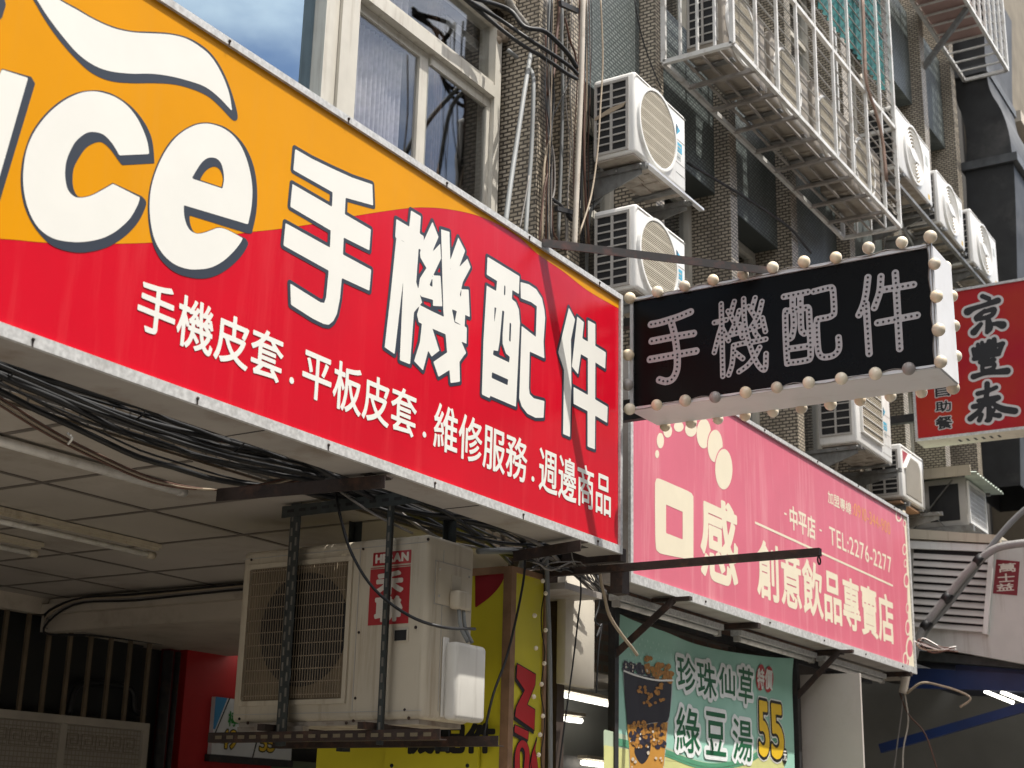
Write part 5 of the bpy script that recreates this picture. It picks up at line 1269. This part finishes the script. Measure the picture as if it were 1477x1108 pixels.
def blob(cx, cy, r): 
    n = 7; return poly(cspline(tk([(cx+r*random.uniform(.6,1.15)*math.cos(2*math.pi*k/n), cy+1.15*r*random.uniform(.6,1.15)*math.sin(2*math.pi*k/n)) for k in range(n)]),3))
for k in range(34):
    cx, cy = random.uniform(235,400), 0; cy = 405+(cx-235)*.38+random.uniform(-48,75); bl.append(blob(cx, cy, random.uniform(10,21)))
for k in range(26): cx = random.uniform(185,345); bl.append(blob(cx, random.uniform(565,690)-abs(cx-265)*.4, random.uniform(9,17)))
for k in range(60): bl.append(blob(random.uniform(135,362), random.uniform(795,965), random.uniform(7,16)))
for k in range(22): cx = random.uniform(100,270); dk.append(blob(cx, 400+(cx-100)*.30+random.uniform(-15,45), random.uniform(12,24)))
for k in range(14): dk.append(blob(random.uniform(140,350), 815+random.uniform(0,150), random.uniform(14,30)))
for k in range(16): lt.append(blob(random.uniform(128,352), random.uniform(830,1110), random.uniform(5,12)))
for k in range(12): cx = random.uniform(105,300); lt.append(blob(cx, 395+(cx-105)*.34+random.uniform(-12,50), random.uniform(4,8)))
art('printed_pearls', dk, 5, mat('print_pearl', (.030,.026,.045), .3)); art('printed_beans', bl, 6, mat('print_bean', (.48,.22,.045), .4, var=.5, vscale=60), .004); art('printed_ice', lt, 7, mat('print_ice', (.62,.55,.45), .3), .004)
sp = [x[:2] for x in tk([(92,455),(180,488),(300,518),(412,520)])]; art('printed_rim', [Stroke(spline(sp,5), .005)], 7, M_WHITE)
# ================================================================== cables and pipes by the tiled fins
def run(name, label, cat, pts, r, m, group=None, n=8, sm=5):
    b = MB(); b.tube(spline(pts, sm), r, n); return single(name, label, cat, b, m, group)
def PYs(L, Y): return [PY(p[0], p[1], p[2] if len(p) > 2 else Y) for p in L]
sA = 210/646
def zz(L, Y): return [PY(690+p[0]*sA, p[1]*sA, p[2] if len(p) > 2 else Y) for p in L]
GP = 'pipes and cables on the tiled fins'
run('drainpipe', 'grey hose bowing down in front of the shaded tiles, nearer the window', 'pipe', zz([(232,150,.85),(235,215,.80),(205,400,.66),(175,600,.60),(145,800,.55),(118,1010,.5)],.6), .013, M_PVC, GP)
run('drainpipe', 'grey hose bending down from the window head in front of the shaded tiles', 'pipe', zz([(130,222,.88),(205,285,.84),(240,330,.72),(244,420,.68),(236,650,.66),(222,850,.64),(208,1060,.6)],.6), .012, M_PVC, GP)
run('drainpipe', 'tall pale cream standpipe between the cable bundle and the outdoor units', 'pipe', zz([(466,-60),(458,300),(446,620),(434,900),(426,1108)],.60), .0155, M_PVCW, GP)
run('drainpipe', 'grey pipe hugging the lit face of the first tiled fin', 'pipe', zz([(318,-40),(312,150),(316,250),(312,480),(310,700),(305,1108)],.69), .011, M_PVC, GP)
run('drainpipe', 'grey pipe in the shaded slot between the two tiled fins', 'pipe', zz([(372,-40),(370,230),(374,380),(370,620),(352,1108)],.76), .011, M_PVC, GP)
run('cable', 'rust brown cable dropping behind the pale standpipe', 'cable', zz([(452,-30),(470,420),(468,600),(475,850),(492,1090)],.64), .007, M_CBRN, GP)
run('cable', 'dark thin cable hanging beside the upper outdoor unit', 'cable', zz([(482,-20),(486,500),(490,760),(470,980),(455,1108)],.68), .004, M_CBLK, GP)
run('cable', 'thin pale cord swinging across the side louvre of the upper outdoor unit', 'cable', zz([(542,-20),(552,260),(540,500),(528,680),(500,870),(448,1040)],.33), .0048, M_CTAN, GP)
for lb, L, Y, r, m in [('thin brown cable along the edge of the first tiled fin', [(298,140),(302,300),(300,480),(304,590),(300,1100)], .69, .006, M_CBRN),
    ('tan cable pair down the first tiled fin', [(306,150),(320,420),(318,590),(290,760),(282,1100)], .685, .007, M_CTAN),
    ('pale cable looping out at the second tiled fin', [(314,600),(335,700),(338,830),(330,900),(372,920),(390,1000),(388,1108)], .66, .006, M_CGRY),
    ('black cable hooking round the second tiled fin', [(320,880),(360,910),(400,960),(415,975),(440,960)], .66, .012, M_CBLK),
    ('brown cable slanting down between the tiled fins', [(385,80),(410,190),(430,240),(440,330),(452,360)], .66, .006, M_CBRN),
    ('thin brown wire sagging beside the second tiled fin', [(268,1100),(280,950),(300,800),(330,740),(328,1000),(352,1068)], .67, .005, M_CBRN),
    ('black wire crossing from fin to standpipe', [(330,520),(390,390),(402,350),(430,300)], .68, .004, M_CBLK),
    ('grey wire by the foot of the first tiled fin', [(225,780),(205,900),(182,1020)], .55, .004, M_CGRY),
    ('thick brown lagged pipe at the top of the second tiled fin', [(355,-20),(357,60),(345,180),(338,300),(310,420)], .68, .009, M_CBRN)]:
    run('cable', lb, 'cable', zz(L, Y), r, m, GP)
for k in range(16):
    x0 = random.choice([random.uniform(300,336), random.uniform(392,440), random.uniform(440,500)]); j = [random.uniform(-9,9) for _ in range(6)]
    run('cable', 'one of the many thin wires tangled down the tiled fins', 'cable', zz([(x0+(j[i]+ (12 if i > 2 else 0)*math.sin(k)), -30+i*230) for i in range(6)], random.uniform(.62,.70)), random.uniform(.0025,.0055), random.choice([M_CBLK,M_CGRY,M_CBRN,M_CTAN,M_CBLK]), 'thin wires tangled on the tiled fins', 6, 4)
for lb, L, r in [('heavy black cable sweeping from the window head to the standpipe, uppermost', [(-60,-20,.80),(130,40,.78),(205,120,.66),(295,140,.62),(390,230,.60),(436,300,.60)], .013),
    ('heavy black cable sweeping from the window head to the standpipe, middle', [(-60,-8,.80),(100,90,.78),(210,165,.68),(300,222,.62),(400,290,.60),(440,330,.60)], .011),
    ('heavy black cable sweeping from the window head to the standpipe, lowest', [(-90,-30,.82),(40,80,.80),(180,190,.70),(300,262,.63),(390,325,.60),(438,352,.60)], .011)]:
    run('cable', lb, 'cable', zz(L, .7), r, M_CBLK, GP, 8)
b = MB(); b.tube(spline(zz([(120,-20,.86),(160,50,.84),(215,120,.80),(225,150,.80)],.8),4), .022, 8); single('lagged_pipe', 'ragged grey wrapped pipe at the window head corner', 'pipe', b, mat('ragged_wrap', (.30,.28,.25), .9, var=.5, vscale=40, bump=.6, bscale=80))
b = MB(); b.bar(zz([(362,15)],.64)[0], zz([(440,50)],.64)[0], .02,.03); b.bar(zz([(345,925)],.65)[0], zz([(420,945)],.65)[0], .02,.025); single('pipe_clamp', 'dark steel straps clamping the pipes to the second fin', 'clamp', b, M_DSTL)
# thin line from above down to the upper unit and the cable along the fins behind the bulb sign
run('cable', 'thin dark wire slanting down to the top of the upper outdoor unit', 'cable', PYs([(914,-5),(925,50),(940,95),(954,128)],.5), .0042, M_CBLK)
run('cable', 'black cable sagging across the tiled fins above the bulb sign', 'cable', PYs([(992,235),(1030,258),(1070,282),(1110,308),(1140,330),(1170,365)],.70), .010, M_CBLK)
# ================================================================== cable loom along the arcade edge
GL = 'cables sagging along the arcade edge'
for k in range(16):
    ph = random.uniform(-1,1); z0 = random.uniform(2.93,3.06); y = .79-random.uniform(.02,.16)
    pts = []
    for i in range(26):
        x = 1.6+i*.166; sag = .055*math.sin(i*.42+ph*2)+.035*math.sin(i*.17+k)+random.uniform(-.010,.010); pts.append((x, y+.02*math.sin(i*.5+k)+random.uniform(-.008,.008), z0-.015+sag*.38-.035*math.exp(-((x-3.6)/.9)**2)*(k % 3)))
    run('cable', 'black cable in the loom sagging along the grimy beam under the red sign', 'cable', pts, random.choice([.004,.005,.007,.009,.011]), M_CBLK, GL, 7, 2)
for k, (m, r, dz_) in enumerate(((M_CBRN,.0045,0),(M_CTAN,.005,-.02),(M_CBRN,.004,.015))):
    pts = [PY(px, py, .70) for px, py in ((-20,560+6*k),(60,612+5*k),(130,650+4*k),(220,690+3*k),(300,706),(380,704-3*k),(450,690-4*k),(540,685))]
    run('cable', ('thin red brown wire dipping under the black loom','tan cord tied beneath the black loom','second red brown wire twisted along the black loom')[k], 'cable', pts, r, m, GL, 6, 5)
b = MB(); b.tube(spline([PY(97,625,.71),PY(104,632,.66),PY(98,641,.70)],4), .004, 6); single('cable_tie', 'white tie round the cable loom', 'cable tie', b, M_WHITE)
for k in range(10):
    x0 = 4.25+random.uniform(-.1,.2); pts = [(x0,.72+random.uniform(-.1,.05),2.95+random.uniform(-.06,.08)),(4.8,.55+random.uniform(-.2,.15),2.90+random.uniform(-.06,.06)),(5.4,.45+random.uniform(-.25,.2),2.86+random.uniform(-.05,.08)),(5.9,.45+random.uniform(-.2,.2),2.84+random.uniform(-.06,.06))]
    run('cable', 'black cable in the tangle above the hanging cream unit', 'cable', pts, random.uniform(.005,.012), random.choice([M_CBLK,M_CBLK,M_CBLK,M_CGRY]), 'cables tangled above the hanging unit', 7, 5)
hc = [PX(483,705,4.60),PX(492,750,4.58),PX(508,800,4.55),PX(540,850,4.55),PX(590,888,4.55),PX(640,905,4.62),(4.90,.19,2.36)]
run('cable', 'black cable looping down across the front of the hanging cream unit', 'cable', hc, .0062, M_CBLK)
run('cable', 'grey cord slanting from the rusty stub bar to the top of the hanging unit', 'cable', [PX(486,706,4.62),PX(540,742,4.66),PX(596,770,4.74)], .005, M_CGRY)
run('cable', 'black cable hanging in front of the yellow corner sign', 'cable', PYs([(757,790),(756,830),(745,890),(730,950),(712,1000),(700,1050),(698,1062)],.33), .0055, M_CBLK)
run('conduit', 'grey conduit elbow stub above the yellow corner sign', 'conduit', PYs([(690,795),(720,795),(748,797),(753,810),(750,822)],.45), .014, M_PVC)
run('conduit', 'slim grey conduit standing beside the yellow corner sign', 'conduit', PYs([(788,800),(790,860),(793,960),(794,1120)],.36), .011, M_PVC)
b = MB(); p = PY(803,845,.55); b.box((p[0]-.035,.52,.13),(p[0]+.035,.60,2.80)); single('timber_post', 'dark weathered post between the yellow corner sign and the pale box', 'post', b, mat('post_wood', (.055,.035,.025), .8, var=.4, vscale=12))
run('cable', 'tan hose curling from the awning pole down to the printed drink on the banner', 'cable', PYs([(862,770,.2),(866,830,.2),(872,860,.2),(880,890,.22),(900,920,.26),(912,935,.29),(919,945,.30)],.2), .008, M_CTAN)
for k in range(12):
    P0 = [(780+random.uniform(-20,60),795+random.uniform(-8,30)) for _ in range(4)]; P0.sort(); run('cable', 'one of the short wires knotted above the pale hanging box', 'cable', PYs(P0+[(868+random.uniform(-8,8),858+random.uniform(-8,8))], random.uniform(.2,.45)), random.uniform(.003,.007), random.choice([M_CBLK,M_CGRY,M_CTAN,M_CBLK]), 'wires knotted above the pale box', 6, 5)
run('cable', 'thin black cord drooping down over the pale hanging box', 'cable', PYs([(832,800),(838,850),(833,900),(826,960),(815,1040),(806,1110)],.28), .004, M_CBLK)
run('cable', 'black cord hanging between the pale box and the banner post', 'cable', PYs([(862,830),(864,870),(858,895),(866,905),(860,920),(868,900),(863,940),(860,1000)],.32), .0045, M_CBLK)
# dark steel bits above the banner corner
b = MB(); b.bar((5.84,.02,2.80),(5.84,.62,2.80), .05,.06); b.box((5.79,.0,2.62),(5.86,.06,2.735)); single('support_angle', 'rusty angle iron joint between the two shop signs', 'bracket', b, M_RUST)
b = MB(); b.box((5.80,.30,2.66),(6.15,.72,2.69)); single('soffit_plate', 'pale metal plate below the joint of the two shop signs', 'plate', b, M_SHEET)
b = MB(); b.box((8.75,.75,.13),(11.0,.80,2.75)); single('dark_backing', 'added dark panel behind the pipes at the end of the drink shop', 'shutter', b, mat('backing_dark', (.075,.06,.048), .7, var=.4, vscale=5))  # dark slab added so the space beside the column stays dark
# interior lamps glimpsed past the pale box
for k, (q0, q1) in enumerate((((800,1000),(905,1022)),((860,967),(905,968)),((840,1100),(905,1108)),((805,1036),(838,1040)))):
    a_ = PY(*q0, 3.6); c_ = PY(*q1, 3.6); t = thing('tube_light', ('long lit tube seen past the pale box','lit tube end high behind the banner post','lit tube low behind the banner post','small dim lit tube deep behind the pale box')[k], 'light', a_, 0, 'lit tubes inside the drink shop')
    b = MB(); b.tube([a_, c_], .022, 8); b.build('tube', M_LAMP, t); b = MB(); b.bar((a_[0],a_[1],a_[2]+.05),(c_[0],c_[1],c_[2]+.05), .10,.03); b.build('batten', M_OLD, t)
b = MB(); p = PY(800,1005,3.7); b.box((p[0],3.7,.13),(p[0]+2.2,3.75,2.25)); b.box((p[0],3.66,1.95),(p[0]+2.2,3.698,2.0)); single('shop_shelving', 'dark shelving wall inside the drink shop', 'shelf', b, mat('shelf_dark', (.07,.062,.055), .5))
# ================================================================== arcade corner wiring
for k, (r, m) in enumerate(((.008,M_CBLK),(.006,M_CTAN),(.005,M_CGRY),(.007,M_CBLK))):
    run('cable', ('black cable stapled along the crossbeam','tan cable running on along the crossbeam','grey cable beside the crossbeam','second black cable along the crossbeam')[k], 'cable', [(6.13-.012*k,2.2,2.875-.012*k),(6.12,2.8,2.872-.010*k),(6.13,3.4,2.87-.012*k),(6.11,3.9,2.865-.010*k),(6.16,4.2,2.78-.03*k),(6.6,4.24,2.76-.012*k),(7.2,4.24,2.74)], r, m, None, 7)
# ================================================================== right edge: louvred cabinet, conduits, blue arcade
VX = 11.6
VC = thing('louvred_cabinet', 'pale louvred air conditioning cabinet with a red sticker past the pink sign', 'air conditioner', (12.0,-.4,2.8))
def q4(P, X): return [PX(p[0],p[1],X) for p in P]
b = MB(); b.prism(q4([(1300,772),(1500,782),(1500,962),(1300,925)],VX), (.75,0,0)); b.build('casing', mat('cabinet_white', (.56,.54,.50), .5, var=.08, dirt=(.28,.23,.18), damt=.5, streak=True), VC)
b = MB(); b.prism(q4([(1318,790),(1428,795),(1420,908),(1318,893)],VX-.012), (.011,0,0), 0)
for k in range(10):
    a_ = PX(1317,800+k*11.0,VX-.03); c_ = PX(1427-k*.8,806+k*11.2,VX-.03); d_ = .012
    b.add([(VX-.035,a_[1],a_[2]-.022),(VX-.035,c_[1],c_[2]-.022),(VX-.014,c_[1],c_[2]+.016),(VX-.014,a_[1],a_[2]+.016),(VX-.035,a_[1],a_[2]-.030),(VX-.035,c_[1],c_[2]-.030),(VX-.014,c_[1],c_[2]+.008),(VX-.014,a_[1],a_[2]+.008)], [(0,1,2,3),(4,7,6,5),(0,4,5,1),(3,2,6,7)], 1)
a_ = q4([(1312,780),(1432,786),(1432,796),(1312,791)],VX-.045); b.prism(a_, (.044,0,0), 2); a_ = q4([(1426,797),(1433,797),(1424,915),(1417,914)],VX-.045); b.prism(a_, (.044,0,0), 2)
b.build('louvre_panel', [M_BLK, mat('louvre_beige', (.58,.54,.50), .45, var=.1), M_AC], VC)
b = MB(); b.prism(q4([(1437,807),(1471,810),(1467,859),(1432,856)],VX-.003), (.002,0,0)); b.build('sticker', mat('label_maroon', (.20,.010,.018), .45, var=.15), VC)
b = MB()
for ch, (x0,x1,y0,y1) in (('萬',(1441,1465,812,826)),('士',(1440,1463,827,840)),('益',(1438,1462,841,853))):
    p0 = trX(VX)([(x0,y1)])[0]; p1 = trX(VX)([(x1,y0)])[0]; sheet(b, gl_fit(ch, (p0[0],p0[1],p1[0],p1[1])), onX(VX-.0045), .0015, .003)
b.build('sticker_lettering', M_LWH, VC)
b = MB(); b.prism(q4([(1300,762),(1442,772),(1442,784),(1300,776)],VX-.06), (.85,0,0)); single('rain_hood', 'pale sheet rain hood over the louvred cabinet', 'hood', b, M_OLD)
def PXs(L, X): return [PX(p[0], p[1], X) for p in L]
run('conduit', 'fat grey flexible conduit arching over the louvred cabinet', 'conduit', PXs([(1500,782),(1465,785),(1435,792),(1405,815),(1375,850),(1345,888),(1325,920),(1318,950)],11.3), .030, mat('flex_grey', (.30,.29,.28), .6, var=.2, bump=.6, bscale=60), None, 10)
run('conduit', 'thinner grey conduit strapped beneath the fat flexible one', 'conduit', PXs([(1490,725),(1460,752),(1432,785),(1400,830),(1370,870),(1340,905),(1325,930)],11.36), .022, M_PVC, None, 10)
b = MB()
for q in ((1412,808),(1366,862),(1336,902)): c = Vector(PX(*q,11.3)); b.tube([c+Vector((0,.02,.02)), c-Vector((0,.02,.02))], .045, 10)
single('conduit_tie', 'black ties binding the grey conduits', 'tie', b, M_CBLK)
run('conduit', 'bundle of pale pipes dropping behind the end of the pink sign', 'conduit', PXs([(1310,960),(1306,980),(1302,1000)],11.2), .032, M_PVCW)
for k, (L, r, m) in enumerate((([(1303,1000),(1300,1030),(1296,1060),(1288,1120)],.006,M_CGRY),([(1305,1000),(1310,1040),(1303,1080),(1302,1120)],.006,M_PVCW),([(1298,1000),(1310,1030),(1335,1060),(1355,1120)],.006,M_CBRN),([(1308,1000),(1330,985),(1360,990),(1385,998),(1400,1008),(1385,1020)],.009,M_CTAN))):
    run('cable', ('grey wire trailing straight down from the pale pipe bundle','cream wire trailing down from the pale pipe bundle','brown wire slanting away from the pale pipe bundle','tan hose looping out from the pale pipe bundle')[k], 'cable', PXs(L,11.2), r, m, None, 7)
for k in range(7):
    P0 = [(1318+random.uniform(0,12),925+random.uniform(-6,6)),(1335+random.uniform(-5,10),930+random.uniform(-10,8)),(1355+random.uniform(-8,8),935+random.uniform(-8,8)),(1372+random.uniform(-8,10),938+random.uniform(-6,6))]
    run('cable', 'one of the pale wires heaped at the foot of the louvred cabinet', 'cable', PXs(P0,10.5), .006, random.choice([M_CTAN,M_WHITE,M_CBRN]), 'wires heaped below the cabinet', 6)
BA = thing('blue_awning', 'blue painted steel awning frame over the next shop', 'awning', (12,-.4,2.6))
M_BLUE = mat('blue_paint', (.010,.032,.13), .4, var=.25, vscale=6)
b = MB(); b.prism(q4([(1300,962),(1520,975),(1520,998),(1300,992)],11.8), (.06,0,0)); b.bar(PX(1270,1080,11.9), PX(1520,1008,11.9), .05,.07); b.bar(PX(1380,968,11.85), PX(1520,962,11.85), .05,.09); b.build('beam', M_BLUE, BA)
b = MB(); b.prism(q4([(1300,936),(1520,958),(1520,968),(1300,950)],11.7), (.9,0,0)); b.build('gutter', M_SSTL, BA)
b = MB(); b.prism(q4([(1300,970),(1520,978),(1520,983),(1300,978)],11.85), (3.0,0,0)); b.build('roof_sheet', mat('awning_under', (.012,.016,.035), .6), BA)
for k, (q0, q1) in enumerate((((1420,997),(1462,1014)),((1444,998),(1500,1020)))):
    a_ = PX(*q0, 12.9); c_ = PX(*q1, 12.9); t = thing('tube_light', ('lit tube under the blue awning, nearer the pink sign','lit tube under the blue awning, farther from the pink sign')[k], 'light', a_, 0, 'lit tubes under the blue awning'); b = MB(); b.tube([a_, c_], .015, 8); b.build('tube', M_LAMP, t)
b = MB(); b.box((13.5,-1.2,.13),(13.6,3.9,3.05)); b.box((10.8,4.0,.13),(13.5,4.1,3.0)); single('shop_partition', 'dark wall closing the far shop under the blue awning', 'wall', b, mat('partition_grey', (.20,.20,.185), .7, var=.3, vscale=1.5))
run('pipe', 'dark pipe standing behind the column clad in pale board', 'pipe', [(9.9,.55,.2),(9.9,.55,2.70)], .03, M_DSTL)
run('pipe', 'second dark pipe beside the column clad in pale board', 'pipe', [(10.2,.53,.2),(10.2,.53,2.70)], .022, M_RUST)
run('cable', 'thin dark wire hanging in front of the column clad in pale board', 'cable', PYs([(1232,975),(1228,1000),(1222,1025),(1214,1042)],.35), .0035, M_CBLK)

# drain hoses and lagged pipe pairs off the units
for lb, L, r, m in (('grey drain hose dropping from the upper round grille unit', [(6.72,.60,5.16),(6.74,.64,5.05),(6.70,.70,4.9),(6.71,.715,4.3),(6.69,.71,4.0)], .010, M_PVC),
    ('cream lagged pipe pair bending from the upper round grille unit into the wall', [(7.15,.60,5.30),(7.26,.66,5.36),(7.30,.76,5.50),(7.31,.86,5.6)], .018, M_PVCW),
    ('pale drain hose hanging under the square grilled unit', [(10.5,.62,4.42),(10.52,.66,4.3),(10.50,.70,4.1),(10.53,.72,3.8)], .011, M_PVCW),
    ('cream lagged pipe climbing from the nearest swirl fan unit', [(11.9,.52,7.3),(12.02,.62,7.42),(12.04,.74,7.8),(12.03,.80,8.4)], .02, M_PVCW),
    ('grey drain hose along the tray under the swirl fan units', [(11.6,.4,6.86),(11.9,.45,6.74),(12.5,.5,6.72),(13.2,.55,6.70),(13.6,.7,6.4)], .012, M_PVC)):
    run('hose', lb, 'hose', L, r, m)
for k, x in enumerate((2.35,2.9,3.45,3.95)):
    b = MB(); b.tube([(x,.60+.18*(.5+.5*math.cos(t_)),2.99+.07*math.sin(t_)) for t_ in np.linspace(0,6.28,18)], .0035, 5); single('cable_tie', 'thin black tie gathering the cable loom on the grimy beam', 'cable tie', b, M_CBLK, 'black ties round the cable loom')
